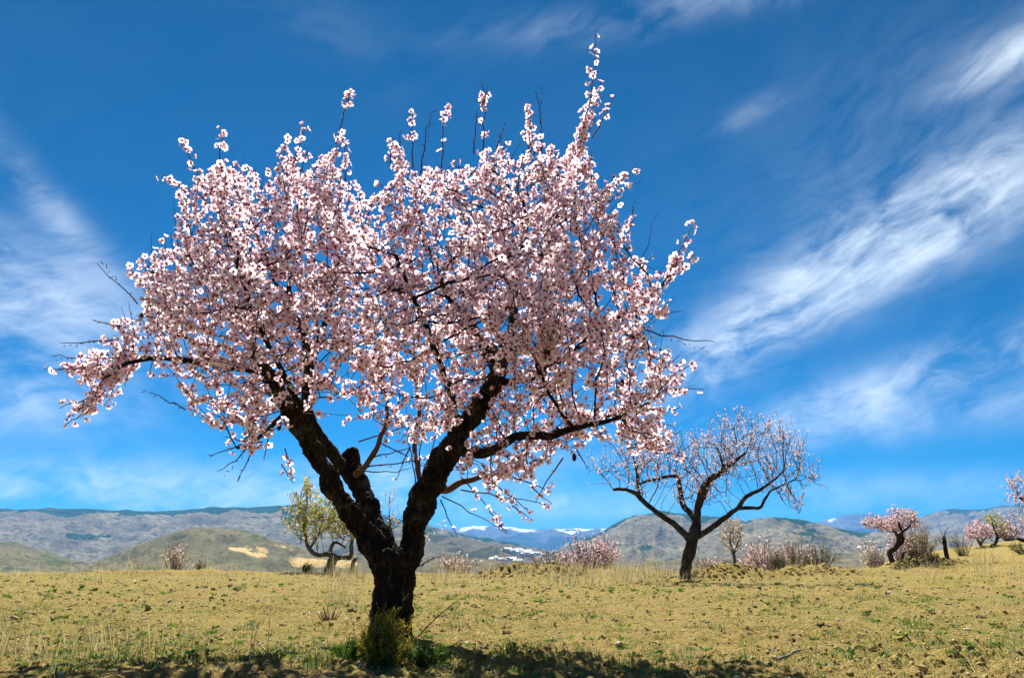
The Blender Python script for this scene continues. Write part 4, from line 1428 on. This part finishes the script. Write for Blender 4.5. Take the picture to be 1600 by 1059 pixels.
# small pink almond, further right
Y5 = 24.5
orchard_tree('almond_tree', gpt(1532, Y5), Y5, [
    [(1533, 874, 0, 7), (1532, 862, 0, 5.5), (1533, 853, 0, 5), (1530, 846, 0, 4), (1527, 838, 0, 2.5)], [(1531, 850, 0, 4), (1538, 842, 0, 3), (1544, 832, 0, 2)]],
    [(1503, 832), (1512, 823), (1530, 817), (1550, 822), (1556, 833), (1548, 845), (1530, 848), (1512, 845)],
    'small round-crowned pink almond tree beyond the upright stake at right', 600, 0.030, 0.9, 'petal_pink', 'bark_far', hd=0.6, dfull=12, seed=61, tip_r=0.004, step=0.09, shoot_len=(.08, .25), shoot_p=.8, kill=.09)
orchard_tree('almond_tree', gpt(1552, 23.5), 23.5, [
    [(1552, 870, 0, 6), (1550, 862, 0, 5), (1548, 854, 0, 5), (1556, 847, 0, 4.5), (1558, 838, 0, 4), (1554, 828, 0, 2.5), (1550, 815, 0, 2)], [(1557, 842, 0, 3), (1566, 836, 0, 2), (1572, 830, 0, 2)]],
    [(1532, 815), (1545, 808), (1548, 800), (1560, 812), (1575, 822), (1580, 836), (1565, 840), (1552, 828), (1540, 822)],
    'crooked thin almond tree in yellow-green leaf near the right edge', 320, 0.028, 0.1, 'petal_white', 'bark_far', hd=0.5, dfull=12, seed=67, tip_r=0.004, leaf='leaf_yellow', leaf_n=9, shoot_len=(.1, .35), lift=.3, shoot_p=.7, kill=.1)
# tree cut by the right edge
Y6 = 17.5
orchard_tree('almond_tree', gpt(1660, Y6), Y6, [
    [(1665, 885, 0, 26), (1660, 860, 0, 22), (1652, 835, 0, 18), (1640, 815, 0, 14), (1625, 795, 0, 9), (1605, 785, 0, 6), (1590, 775, 0, 4)],
    [(1655, 850, 0, 14), (1630, 846, 0, 9), (1605, 846, 0, 7), (1585, 838, 0, 4)], [(1650, 830, 0, 14), (1670, 790, 0, 10), (1690, 760, 0, 6)]],
    [(1562, 765), (1575, 745), (1600, 740), (1640, 720), (1700, 720), (1740, 760), (1740, 820), (1700, 840), (1640, 850), (1590, 850), (1566, 838), (1575, 812), (1600, 808), (1580, 795), (1570, 785)],
    'almond tree with brownish pink blossom cut off by the right edge', 900, 0.025, 0.9, 'petal_far', 'bark_far', hd=1.0, dfull=40, seed=71, tip_r=0.004)
# slim yellowish tree behind the second almond tree
orchard_tree('almond_tree', gpt(1147, 21.0), 21.0, [
    [(1148, 905, 0, 5), (1147, 885, 0, 5), (1147, 870, 0, 5), (1143, 855, 0, 4), (1140, 840, 0, 3), (1146, 825, 0, 2)], [(1146, 868, 0, 3), (1152, 850, 0, 2.5), (1156, 835, 0, 2)]],
    [(1122, 838), (1132, 818), (1150, 810), (1162, 825), (1164, 850), (1156, 868), (1140, 866), (1128, 855)],
    'slim yellowish almond tree beyond the earth heap right of the second trunk', 420, 0.024, 0.6, 'petal_white', 'bark_pale', hd=0.45, dfull=20, seed=75, tip_r=0.0035, leaf='leaf_straw', leaf_n=8, shoot_len=(.08, .28), lift=.3, shoot_p=.7, kill=.1)
# upright dead stake
g = Geo()
st = catmull(trace([(1484, 893, 0, 8), (1482, 880, 0, 7), (1478, 862, 0, 6.5), (1476, 848, 0, 6), (1475, 838, 0, 4.5)], 19.0), 22)
tube(g, st[:, :3], st[:, 3] * (1 + 0.25 * fbm(np.stack([np.arange(22) * .8, np.zeros(22), np.zeros(22)], -1), 2)), 8)
stake = g.build('dead_trunk', M['bark_far'], smooth=True)
stake.name = 'dead_tree'
tag(stake, 'leaning bare dead almond trunk standing alone on the field edge at right', 'tree trunk')
g = Geo()
for a in range(8):
    p = st[int(21 - a * .8), :3]
    d = unit(rng.normal(size=3) + [-.3, 0, .9])
    tube(g, [p, p + d * 0.12, p + d * 0.2 + [0, 0, .04]], [.01, .007, .004], 4, cap=False)
tag(g.build('twigs', M['twig'], stake), kind='stuff')


# ------------------------------------------------------------------ shrubs
def shrub(name, u, Y, w_px, h_px, label, leafmat, n_stem=26, leaf=0.02, leaf_per=14, twig='twig_far', seed=1, petal=None, fl=0.0, flsize=0.02, cat='shrub', upright=0.9, needle=False, zoff=0.0, group=None, curve=0.3):
    r = np.random.default_rng(seed)
    b = gpt(u, Y)
    b[2] += zoff
    root = empty(name, b, label, cat, group)
    s = px_at(b + [0, 0, 0.3])
    hw, hh = w_px * s * 0.5, h_px * s
    g, gl, bl = Geo(), [], Blossom()
    for k in range(n_stem):
        a = r.uniform(0, 2 * math.pi)
        o = math.sqrt(r.random())
        base = b + np.array([math.cos(a) * o * hw * 0.25, math.sin(a) * o * hw * 0.25, -0.03])
        top = b + np.array([math.cos(a) * o * hw, math.sin(a) * o * hw * 0.8, hh * (1 - 0.5 * o ** 2) * r.uniform(0.65, 1.05)])
        n = 6
        t_ = np.linspace(0, 1, n)[:, None]
        pts = base + (top - base) * t_ + np.array([0, 0, 1]) * (np.sin(t_ * math.pi) * hh * 0.10 * curve) + r.normal(size=(n, 3)) * hh * 0.02 * t_
        tube(g, pts, np.linspace(0.006, 0.002, n) * (0.6 + s * 60), 3, 0, cap=False)
        for q in range(leaf_per):
            f = r.uniform(0.18, 1.0)
            i = min(int(f * (n - 1)), n - 2)
            p = pts[i] + (pts[i + 1] - pts[i]) * (f * (n - 1) - i)
            ax = unit(pts[i + 1] - pts[i])
            if r.random() < 0.35:      # side twig
                d = unit(ax * 0.6 + r.normal(size=3) * 0.6 + [0, 0, .3])
                L = hh * r.uniform(0.06, 0.2)
                tube(g, [p, p + d * L], [0.0022 * (0.6 + s * 60), 0.0012 * (0.6 + s * 60)], 3, 0, cap=False)
                for _ in range(4):
                    gl.append((p + d * L * r.uniform(.2, 1), unit(d * 0.7 + r.normal(size=3) * 0.6)))
                p = p + d * L
            gl.append((p, unit(ax * (1.0 if needle else 0.6) + r.normal(size=3) * 0.6)))
            if petal and r.random() < fl:
                nn = unit(r.normal(size=3))
                bl.add(p + nn * flsize, nn + np.array([0, 0, .2]))
    tag(g.build('stems', M[twig], root), kind='stuff')
    if leafmat and gl:
        G = Geo()
        lp = np.array([q for q, _ in gl]); ld = np.array([d for _, d in gl])
        sc = r.uniform(0.6, 1.2, len(lp))[:, None] * np.array([[0.35 if needle else 1.0, 1, 1.0]]) * leaf
        G.inst(*LEAF, lp, frames(ld, r.uniform(0, 6, len(lp))), sc, 0, None, r.random(len(lp)))
        tag(G.build('foliage', M[leafmat], root), kind='stuff')
    if bl.p:
        G = Geo()
        P = np.array(bl.p)
        G.inst(SF[0][0], SF[0][1], P, frames(unit(np.array(bl.n)), r.uniform(0, 6, len(P))), flsize * r.uniform(.7, 1.2, len(P)), SF[0][2], SF[0][3], r.random(len(P)))
        tag(G.build('blossom', [M[petal], M['calyx_far']], root), kind='stuff')
    return root


shrub('rosemary_bush', 602, 3.36, 84, 88, 'golden-green needle-leaved bush growing at the foot of the big trunk', 'leaf_gold', 46, 0.024, 46, 'twig', 1, needle=True)
shrub('rosemary_bush', 556, 3.45, 90, 26, 'low fresh green tuft left of the golden bush in the tree shade', 'leaf_fresh', 40, 0.030, 26, 'twig', 2, needle=True)
shrub('rosemary_bush', 668, 3.4, 90, 22, 'low fresh green weed right of the golden bush in the tree shade', 'leaf_fresh', 34, 0.028, 22, 'twig', 3, needle=True)
shrub('rosemary_bush', 478, 18.0, 26, 18, 'small green bush on the field edge left of the leafing tree', 'leaf_olive', 26, 0.05, 20, 'twig_far', 4, needle=True)
shrub('rosemary_bush', 312, 18.4, 18, 20, 'small olive bush on the field edge right of the faded pink shrub', 'leaf_olive', 20, 0.05, 18, 'twig_far', 5, needle=True)
shrub('almond_shrub', 272, 18.6, 56, 50, 'faded pinkish twiggy shrub on the field edge at far left', 'leaf_straw', 36, 0.035, 7, 'twig_far', 6, 'petal_far', 0.55, 0.026)
shrub('almond_shrub', 918, 19.2, 96, 66, 'reddish pink blossoming shrub behind the grassy mound', None, 95, 0.03, 14, 'twig_red', 7, 'petal_pink', 0.62, 0.028)
shrub('almond_shrub', 942, 19.6, 60, 66, 'paler pink blossoming shrub at the right of the reddish one', None, 60, 0.03, 16, 'twig_red', 8, 'petal_pink', 0.95, 0.030)
shrub('almond_shrub', 862, 20.0, 90, 46, 'nearly bare reddish shrub left of the pink blossoming one', None, 60, 0.03, 9, 'twig_red', 9, 'petal_far', 0.30, 0.026)
shrub('dead_shrub', 785, 17.2, 30, 30, 'small dark leafless shrub left of the grassy mound', None, 14, 0.03, 6, 'twig_far', 10)
shrub('almond_shrub', 722, 19.5, 80, 34, 'low dull pink shrub seen through dry grass right of the trunk', 'leaf_straw', 50, 0.03, 9, 'twig_far', 11, 'petal_far', 0.5, 0.028)
shrub('almond_shrub', 1195, 21.5, 80, 66, 'dull pink shrub behind the earth heap right of the second tree', 'leaf_straw', 70, 0.03, 12, 'twig_far', 12, 'petal_far', 0.8, 0.030)
shrub('broom_bush', 1216, 20.0, 30, 34, 'round dark olive bush among the dull pink shrubs', 'leaf_olive', 50, 0.045, 22, 'twig_far', 13, needle=True)
shrub('almond_shrub', 1245, 21.5, 60, 60, 'straw-yellow twiggy shrub behind the round olive bush', 'leaf_straw', 60, 0.04, 14, 'twig_far', 14, 'petal_far', 0.35, 0.026)
shrub('broom_bush', 1282, 20.5, 76, 42, 'wide grey-olive shrub left of the white flowering one', 'leaf_olive', 60, 0.04, 14, 'twig_far', 15, 'petal_far', 0.15, 0.026)
shrub('almond_shrub', 1366, 20.6, 52, 46, 'small white flowering shrub left of the twisted pink tree', None, 44, 0.03, 12, 'twig_far', 16, 'petal_white', 0.9, 0.030)
shrub('broom_bush', 1436, 22.5, 70, 62, 'straw-coloured leafy shrub behind the twisted pink tree', 'leaf_straw', 70, 0.05, 20, 'twig_far', 17, 'petal_pink', 0.12, 0.026)
shrub('almond_shrub', 1408, 21.5, 40, 64, 'small pink flowered shrub behind the twisted trunk', None, 30, 0.03, 10, 'twig_far', 18, 'petal_pink', 0.6, 0.028)
shrub('almond_shrub', 1578, 26.0, 50, 36, 'low rosy shrub on the rise near the right edge', None, 40, 0.03, 14, 'twig_far', 19, 'petal_pink', 0.8, 0.034)
shrub('almond_shrub', 1190, 22.5, 110, 50, 'faint pink low shrub left of the round olive bush', None, 60, 0.03, 10, 'twig_far', 20, 'petal_far', 0.7, 0.030)
shrub('almond_shrub', 1110, 20.5, 70, 36, 'low thin pinkish shrub just right of the second trunk', 'leaf_straw', 40, 0.03, 8, 'twig_far', 22, 'petal_far', 0.4, 0.026)
shrub('broom_bush', 1505, 22.0, 40, 44, 'thin grey leafless shrub between the dead trunk and small pink tree', None, 30, 0.03, 8, 'twig_far', 23)
shrub('broom_bush', 1365 + 235, 20.0, 50, 20, 'low olive bush on the rise at the right edge', 'leaf_olive', 30, 0.045, 16, 'twig_far', 24, needle=True)
shrub('broom_bush', 1458, 18.6, 26, 16, 'low straw and olive weed left of the dead trunk', 'leaf_olive', 26, 0.04, 12, 'twig_far', 25, needle=True)
shrub('dead_shrub', 515, 5.5, 44, 24, 'brownish dry low weed on the soil left of the trunk', 'leaf_straw', 20, 0.012, 8, 'twig_far', 27, needle=True)

# ------------------------------------------------------------------ grass
BLADE = (np.array([(-0.5, 0, 0), (0.5, 0, 0), (-0.32, 0.10, 0.5), (0.32, 0.10, 0.5), (0, 0.32, 1.0)], float), np.array([(0, 1, 3), (0, 3, 2), (2, 3, 4)]))


def blades(pos, height, width, lean, r):
    """geometry for many blades: returns args for Geo.inst"""
    k = len(pos)
    a = r.uniform(0, 2 * math.pi, k)
    d = np.stack([np.cos(a), np.sin(a), np.zeros(k)], -1)
    z = unit(np.array([[0, 0, 1.0]]) + d * (np.abs(r.normal(size=k)) * lean)[:, None])
    x = unit(np.cross(d, z) + 1e-6)
    y = np.cross(z, x)
    rot = np.stack([x, y, z], -1)
    sc = np.stack([np.full(k, 1.0) * width, height, height], -1)
    return pos, rot, sc


def field_points(n, r, y0=3.0, y1=19.5, pw=1.0, margin=1.1):
    """points on the field, about evenly spread over the view"""
    y = y0 * (y1 / y0) ** (r.random(n) ** pw)
    x = (r.uniform(-1, 1, n) * 0.70 * margin) * (y * 0.97 + 0.3)
    return x, y


def tufts(n_tuft, per, hgt, wid, lean, spread, r, mask=None, y0=3.0, y1=19.0, pw=1.0):
    x, y = field_points(n_tuft, r, y0, y1, pw)
    if mask is not None:
        k = mask(x, y) > r.random(len(x))
        x, y = x[k], y[k]
    cnt = r.poisson(per, len(x)) + 3
    sz = r.uniform(0.5, 1.3, len(x))
    X = np.repeat(x, cnt) + r.normal(size=cnt.sum()) * np.repeat(spread * sz, cnt)
    Yy = np.repeat(y, cnt) + r.normal(size=cnt.sum()) * np.repeat(spread * sz, cnt)
    S = np.repeat(sz, cnt)
    Z = ground_h(X, Yy) - 0.003
    P = np.stack([X, Yy, Z], -1)
    H = hgt * S * r.uniform(0.5, 1.3, len(X))
    Wd = np.full(len(X), wid) * r.uniform(0.7, 1.3, len(X)) * np.clip(Yy / 6.0, 0.8, 2.2)
    var = np.clip(np.repeat(r.uniform(0, 1, len(x)), cnt) * 0.7 + r.random(len(X)) * 0.3, 0, 1)
    p, rot, sc = blades(P, H, Wd, lean, r)
    return p, rot, sc, var


r = np.random.default_rng(77)
shade = lambda x, y: 0.25 + 0.75 * sstep(-0.25, 0.45, n2(x, y, 0.55, 33.0, 3)) + 0.2 * np.exp(-((x + 0.8) / 1.6) ** 2 - ((y - 3.6) / 0.6) ** 2)
g = Geo()
p, rot, sc, var = tufts(3200, 15, 0.030, 0.0035, 1.0, 0.024, r, shade, 2.9, 17)
g.inst(*BLADE, p, rot, sc, 0, None, var)
p, rot, sc, var = tufts(260, 34, 0.055, 0.0045, 0.7, 0.035, r, shade, 2.9, 9)
g.inst(*BLADE, p, rot, sc, 0, None, var * 0.6)
# greener patch in the tree's shade at the bottom
sx = r.normal(size=420) * 1.0 - 0.6; sy = 3.3 + np.abs(r.normal(size=420)) * 0.28
P = np.repeat(np.stack([sx, sy, sx * 0], -1), 7, 0) + r.normal(size=(2940, 3)) * [0.025, 0.025, 0]
P[:, 2] = ground_h(P[:, 0], P[:, 1]) - 0.003
p, rot, sc = blades(P, 0.05 * r.uniform(0.4, 1.3, len(P)), np.full(len(P), 0.0035), 0.8, r)
g.inst(*BLADE, p, rot, sc, 0, None, r.random(len(P)) * 0.75)
tag(g.build('green_grass', M['grass']), 'short green grass tufts scattered over the ochre soil', 'grass', kind='stuff')

g = Geo()
p, rot, sc, var = tufts(3400, 7, 0.03, 0.0022, 1.4, 0.05, r, None, 2.9, 18.5)
g.inst(*BLADE, p, rot, sc, 0, None, var)
# straw along the field's far edge
ue = np.concatenate([r.uniform(-100, 560, 330), r.uniform(660, 1060, 380), r.uniform(1060, 1700, 300), r.normal(905, 55, 330), r.normal(545, 16, 160), r.normal(1010, 40, 160)])
ye = np.where(r.random(len(ue)) < 0.6, r.uniform(15.5, 18.8, len(ue)), r.uniform(12.0, 16.5, len(ue)))
xe = (ue - CX) / FPX * ye * 0.966
P = np.repeat(np.stack([xe, ye, xe * 0], -1), 6, 0) + r.normal(size=(len(ue) * 6, 3)) * [0.06, 0.06, 0]
P[:, 2] = ground_h(P[:, 0], P[:, 1]) - 0.005
p, rot, sc = blades(P, np.repeat(r.gamma(1.3, 0.12, len(ue)), 6) * r.uniform(0.5, 1.3, len(P)), np.full(len(P), 0.0065), 0.30, r)
g.inst(*BLADE, p, rot, sc, 0, None, np.repeat(r.random(len(ue)), 6))
# loose straws near the camera
x, y = field_points(340, r, 3.0, 10)
P = np.stack([x, y, ground_h(x, y) + 0.004], -1)
p, rot, sc = blades(P, r.uniform(0.06, 0.28, len(P)), np.full(len(P), 0.0028), 1.5, r)
g.inst(*BLADE, p, rot, sc, 0, None, r.random(len(P)))
tag(g.build('dry_grass', M['straw']), 'dry straw-coloured grass stalks over the field and along its edge', 'grass', kind='stuff')


def straw_clump(u, Y, n, h, spread, label, seed):
    r = np.random.default_rng(seed)
    b = gpt(u, Y)
    P = b + r.normal(size=(n, 3)) * [spread, spread, 0]
    P[:, 2] = ground_h(P[:, 0], P[:, 1]) - 0.005
    g = Geo()
    p, rot, sc = blades(P, h * r.uniform(0.4, 1.15, n), np.full(n, 0.0028 * max(1, Y / 7)), 0.32, r)
    g.inst(*BLADE, p, rot, sc, 0, None, r.random(n))
    root = empty('dry_grass_clump', b, label, 'dry grass', 'clumps of tall dry grass')
    tag(g.build('stalks', M['straw'], root), kind='stuff')


straw_clump(532, 7.6, 150, 0.30, 0.10, 'tall pale dry grass clump on the soil just left of the big trunk', 1)
straw_clump(712, 15.0, 80, 0.45, 0.14, 'feathery dry grass clump on the field edge right of the big trunk', 2)
straw_clump(905, 11.5, 190, 0.40, 0.22, 'wide dry grass clump below the pink shrub', 3)
straw_clump(985, 13.5, 150, 0.42, 0.30, 'dry grass clump on the field edge left of the second tree', 4)
straw_clump(1085, 13.6, 50, 0.38, 0.10, 'few dry stalks at the foot of the second tree', 5)
straw_clump(1545, 18.5, 90, 0.50, 0.18, 'pale dry grass clump below the small round pink tree', 6)
straw_clump(40, 3.6, 110, 0.22, 0.14, 'long dry straws at the bottom left corner', 7)
straw_clump(185, 3.8, 80, 0.24, 0.12, 'thin dry grass clump near the bottom left', 8)
straw_clump(225, 16.5, 90, 0.42, 0.5, 'sparse tall dry grass on the far field edge at left', 9)

# dry weed stalks with seed heads before the trunk
for k, (u0, Yb, u1, v1, lab) in enumerate([(618, 4.35, 632, 933, 'thin dry weed stalk with pale seed head in front of the trunk'), (622, 4.35, 646, 962, 'shorter dry weed stalk leaning right in front of the trunk'), (650, 4.4, 715, 938, 'long thorny dry twig leaning right from the trunk foot')]):
    g = Geo()
    b = gpt(u0, Yb)
    e = pt(u1, v1, Yb - 0.08)
    tt = np.linspace(0, 1, 9)[:, None]
    pts = b + (e - b) * tt + np.array([0, 0, 1]) * np.sin(tt * math.pi) * 0.012
    tube(g, pts, np.linspace(0.003, 0.0015, 9), 4)
    rr = np.random.default_rng(k)
    for j in range(14 if k == 2 else 5):
        q = pts[rr.integers(2, 9)]
        d = unit(rr.normal(size=3))
        tube(g, [q, q + d * rr.uniform(.012, .035)], [0.0016, 0.0008], 3, cap=False)
    o = g.build('dry_weed', M['twig'])
    tag(o, lab, 'weed')
    if k < 2:
        G = Geo()
        n = 10
        G.inst(*LEAF, e + rr.normal(size=(n, 3)) * 0.007, frames(rr.normal(size=(n, 3)), rr.random(n) * 6), np.full(n, 0.013), 0, None, rr.random(n))
        G.build('seed_head', M['straw'], o)

# fallen stick, lower right
g = Geo()
a, b = gpt(1212, 3.45), gpt(1250, 3.75)
a[2] += 0.012; b[2] += 0.02
tt = np.linspace(0, 1, 8)[:, None]
tube(g, a + (b - a) * tt + np.random.default_rng(3).normal(size=(8, 3)) * 0.003, np.linspace(0.0075, 0.005, 8), 7)
tag(g.build('fallen_stick', plain('weathered grey stick', [(.3, (.12, .10, .07)), (.7, (.26, .22, .16))], 60), smooth=True), 'weathered grey fallen stick lying on the soil at lower right', 'stick')

# ------------------------------------------------------------------ stones, clods, pebbles
def ico(sub=1):
    import bmesh
    bm = bmesh.new()
    bmesh.ops.create_icosphere(bm, subdivisions=sub, radius=1.0)
    v = np.array([x.co[:] for x in bm.verts]); f = np.array([[q.index for q in x.verts] for x in bm.faces])
    bm.free()
    return v, f


IV, IF = ico(1)
IV2, IF2 = ico(2)
M['clod'] = plain('soil clod', [(0.25, (0.26, 0.175, 0.06)), (0.5, (0.38, 0.268, 0.092)), (0.8, (0.47, 0.345, 0.135))], 40, 1.0, 0.6, 0.01)
m, t, bs, out = material('field stones')
_, gch, _ = attr_col(t)
sn = t.noise(t.node('ShaderNodeNewGeometry').outputs['Position'], 70, 4, 0.6)
sc_ = t.ramp(gch, [(0.0, (0.32, 0.31, 0.29)), (0.2, (0.46, 0.30, 0.18)), (0.4, (0.56, 0.43, 0.26)), (0.7, (0.66, 0.56, 0.38)), (1.0, (0.76, 0.69, 0.55))])
t.l.new(t.mix(t.smooth(sn, 0.3, 0.7, 0, 0.35), sc_, (0.36, 0.27, 0.14)), bs.inputs['Base Color'])
t.l.new(t.bump(sn, 0.4, 0.01), bs.inputs['Normal'])
M['stone'] = m

r = np.random.default_rng(99)
g = Geo()
for q in range(5):
    tv = IV * (1 + 0.30 * r.normal(size=(len(IV), 1)))
    n = 3800
    x, y = field_points(n, r, 2.9, 14)
    k = (0.25 + sstep(-0.3, 0.4, n2(x, y, 0.7, 6.0, 2))) > r.random(n)
    x, y = x[k], y[k]
    n = len(x)
    s = np.minimum(r.gamma(1.4, 0.0046, n) + 0.003, 0.032) * np.clip(y / 8, 0.8, 1.35)
    P = np.stack([x, y, ground_h(x, y)], -1)
    g.inst(tv * [1, 1, 0.6], IF, P, frames(r.normal(size=(n, 3)) * 0.35 + [0, 0, 1], r.random(n) * 6), s[:, None] * r.uniform(0.6, 1.3, (n, 3)))
hx, hy = [], []
for (cx_, cy_, hh, a, b) in HEAPS[:6]:
    n = int(420 * a)
    hx.append(cx_ + r.normal(size=n) * a * 0.7); hy.append(cy_ + r.normal(size=n) * b * 0.7)
hx, hy = np.concatenate(hx), np.concatenate(hy)
s = np.minimum(r.gamma(2.0, 0.011, len(hx)), 0.06)
g.inst(IV * (1 + 0.28 * r.normal(size=(len(IV), 1))), IF, np.stack([hx, hy, ground_h(hx, hy)], -1), frames(r.normal(size=(len(hx), 3)), r.random(len(hx))), s[:, None] * r.uniform(0.6, 1.2, (len(hx), 3)))
tag(g.build('soil_clods', M['clod']), 'small broken clods of ochre soil over the tilled field', 'soil', kind='stuff')
g = Geo()
n = 4200
x, y = field_points(n, r, 2.9, 18.5)
s = np.minimum(r.gamma(1.4, 0.0032, n) + 0.002, 0.012) * np.clip(y / 7, 0.75, 2.2)
g.inst(IV * (1 + 0.18 * r.normal(size=(len(IV), 1))), IF, np.stack([x, y, ground_h(x, y) + s * .3], -1), frames(r.normal(size=(n, 3)), r.random(n) * 6), s[:, None] * r.uniform(.6, 1.2, (n, 3)), 0, None, r.random(n) ** 0.6)
tag(g.build('pebbles', M['stone']), 'pale pebbles strewn over the tilled field', 'pebbles', kind='stuff')


def stone(u, v, w, tint, label, seed, group=None):
    """one stone of w photograph pixels lying where pixel (u, v) meets the ground"""
    Ys = np.geomspace(3.0, 18.4, 300)
    xs_ = (u - CX) / FPX * (Ys * math.cos(TILT) - HC * math.sin(TILT))
    vq = proj(np.stack([xs_, Ys, ground_base(xs_, Ys)], -1))[1]
    Yb = float(Ys[np.argmin(np.abs(vq - v))])
    rr = np.random.default_rng(seed)
    p = gpt(u, Yb)
    s = w * px_at(p) * 0.5
    d = unit(IV2)
    V = d * (1 + 0.28 * fbm(d * 1.1 + seed * 3.7, 3)[:, None])
    for _ in range(5):        # broken flat faces
        nn = unit(rr.normal(size=3)); h = rr.uniform(.55, .8)
        e = V @ nn
        V = V - nn * np.maximum(e - h, 0)[:, None]
    V = V * s * np.array([1.0, 0.8, 0.55])
    g = Geo()
    a = rr.uniform(0, 6)
    Rz = np.array([[math.cos(a), -math.sin(a), 0], [math.sin(a), math.cos(a), 0], [0, 0, 1]])
    c = np.array([0.5, tint, 0.5, 1.0], np.float32)
    g.add(V @ Rz.T, IF2, 0, c)
    o = g.build('stone', M['stone'])
    o.location = tuple(p + [0, 0, s * 0.2])
    tag(o, label, 'stone', group)


for k, (u, v, w, tt_, lab) in enumerate([
    (967, 1018, 15, .5, 'tan rounded stone, largest on the open soil right of the tree shadow'), (790, 1023, 13, .75, 'cream stone at the right end of the tree shadow'),
    (1511, 988, 12, .95, 'white stone on the soil at far right'), (1101, 1014, 10, .22, 'reddish stone on the soil at lower middle right'),
    (1179, 954, 8, .3, 'orange-tan stone midway down the field right of the second tree'), (1310, 976, 12, .55, 'flat tan stone in the middle of the right field'),
    (1082, 966, 7, .0, 'bluish grey stone below the second tree'), (1383, 1027, 11, .3, 'orange stone at lower right of the field'),
    (207, 1000, 12, .8, 'cream stone near the lower left'), (835, 976, 8, .25, 'orange-brown stone right of the big trunk'),
    (731, 1013, 11, .7, 'cream stone just right of the bush at the trunk'), (688, 938, 8, .1, 'grey stone beside the trunk on its right'),
    (697, 925, 7, .9, 'pale stone further back right of the trunk'), (1585, 1037, 10, .8, 'cream stone at the lower right corner'),
    (1236, 1036, 9, .8, 'pale stone beside the fallen stick'), (497, 962, 9, .95, 'white stone left of the brown dry weed'),
    (504, 912, 6, .95, 'white stone far back left of the trunk'), (372, 914, 6, .7, 'small pale stone far back at left of centre'),
    (312, 922, 6, .9, 'small white stone far back near the left'), (776, 975, 9, .5, 'tan stone midway right of the trunk'),
    (1391, 930, 9, .85, 'pale flat stone below the white flowering shrub'), (1480, 937, 7, .85, 'small pale stone below the dead trunk'),
    (1396, 961, 5, .9, 'tiny white stone on the right field'), (950, 1048, 20, .25, 'reddish clod-like stone at the bottom edge of the field'),
    (265, 944, 8, .1, 'grey stone on the soil at left'), (445, 972, 8, .6, 'tan stone left of the brown dry weed, lower')]):
    stone(u, v, w, tt_, lab, k + 1)
k = 0
while k < 60:
    u, v = r.uniform(-10, 1610), 905 + 150 * r.random() ** 1.3
    if 560 < u < 670:
        continue
    stone(u, v, r.uniform(4, 7.5), r.random() ** 0.6, 'small pale field stone half sunk in the tilled soil', 200 + k, 'small field stones')
    k += 1

# little leafy weeds pressed to the soil
g = Geo()
n = 900
x, y = field_points(n, r, 3.0, 15)
kk = shade(x, y) > r.random(n) * 0.9
x, y = x[kk], y[kk]
n = len(x)
sz = r.uniform(0.018, 0.042, n) * np.clip(y / 7, 0.8, 1.5)
ctr = np.repeat(np.stack([x, y, ground_h(x, y) + 0.004], -1), 14, 0)
a_ = r.uniform(0, 6.28, n * 14)
dirs_ = np.stack([np.cos(a_), np.sin(a_), r.uniform(0.15, 1.0, n * 14)], -1)
ss = np.repeat(sz, 14) * r.uniform(0.6, 1.2, n * 14)
g.inst(*LEAF, ctr + r.normal(size=ctr.shape) * [0.012, 0.012, 0], frames(dirs_, r.uniform(0, 6, n * 14)), ss, 0, None, np.repeat(r.random(n), 14))
tag(g.build('weeds', M['leaf_fresh']), 'small leafy green weeds dotted over the field', 'weeds', kind='stuff')

# tiny yellow wildflowers in the grass
g = Geo()
n = 160
x, y = field_points(n, r, 3.0, 13)
M['yellow'] = leafy('yellow wildflower', [(0, (0.75, 0.42, 0.02)), (1, (0.85, 0.6, 0.05))], 0.3)
g.inst(SF[0][0], SF[0][1], np.stack([x, y, ground_h(x, y) + 0.022], -1), frames(r.normal(size=(n, 3)) * .4 + [0, 0, 1], r.random(n) * 6), r.uniform(0.004, 0.008, n) * np.clip(y / 6, .8, 1.6), SF[0][2] * 0, SF[0][3], r.random(n))
tag(g.build('wildflowers', M['yellow']), 'tiny yellow wildflowers dotted over the field', 'wildflowers', kind='stuff')

# ------------------------------------------------------------------ haze
g = Geo()
g.add(*box_faces(-30000, 30000, -30000, 34000, -420, 980), 0)
mh = bpy.data.materials.new('valley haze')
mh.use_nodes = True
th_ = NT(mh.node_tree)
for nd in list(th_.n):
    th_.n.remove(nd)
vol = th_.node('ShaderNodeVolumePrincipled')
vol.inputs['Color'].default_value = (0.10, 0.42, 1.0, 1)
vol.inputs['Density'].default_value = 5.0e-5
vol.inputs['Anisotropy'].default_value = 0.2
om = th_.node('ShaderNodeOutputMaterial')
th_.l.new(vol.outputs[0], om.inputs['Volume'])
hz = g.build('haze', mh)
tag(hz, 'thin blue air haze over the valley', 'haze', kind='stuff')
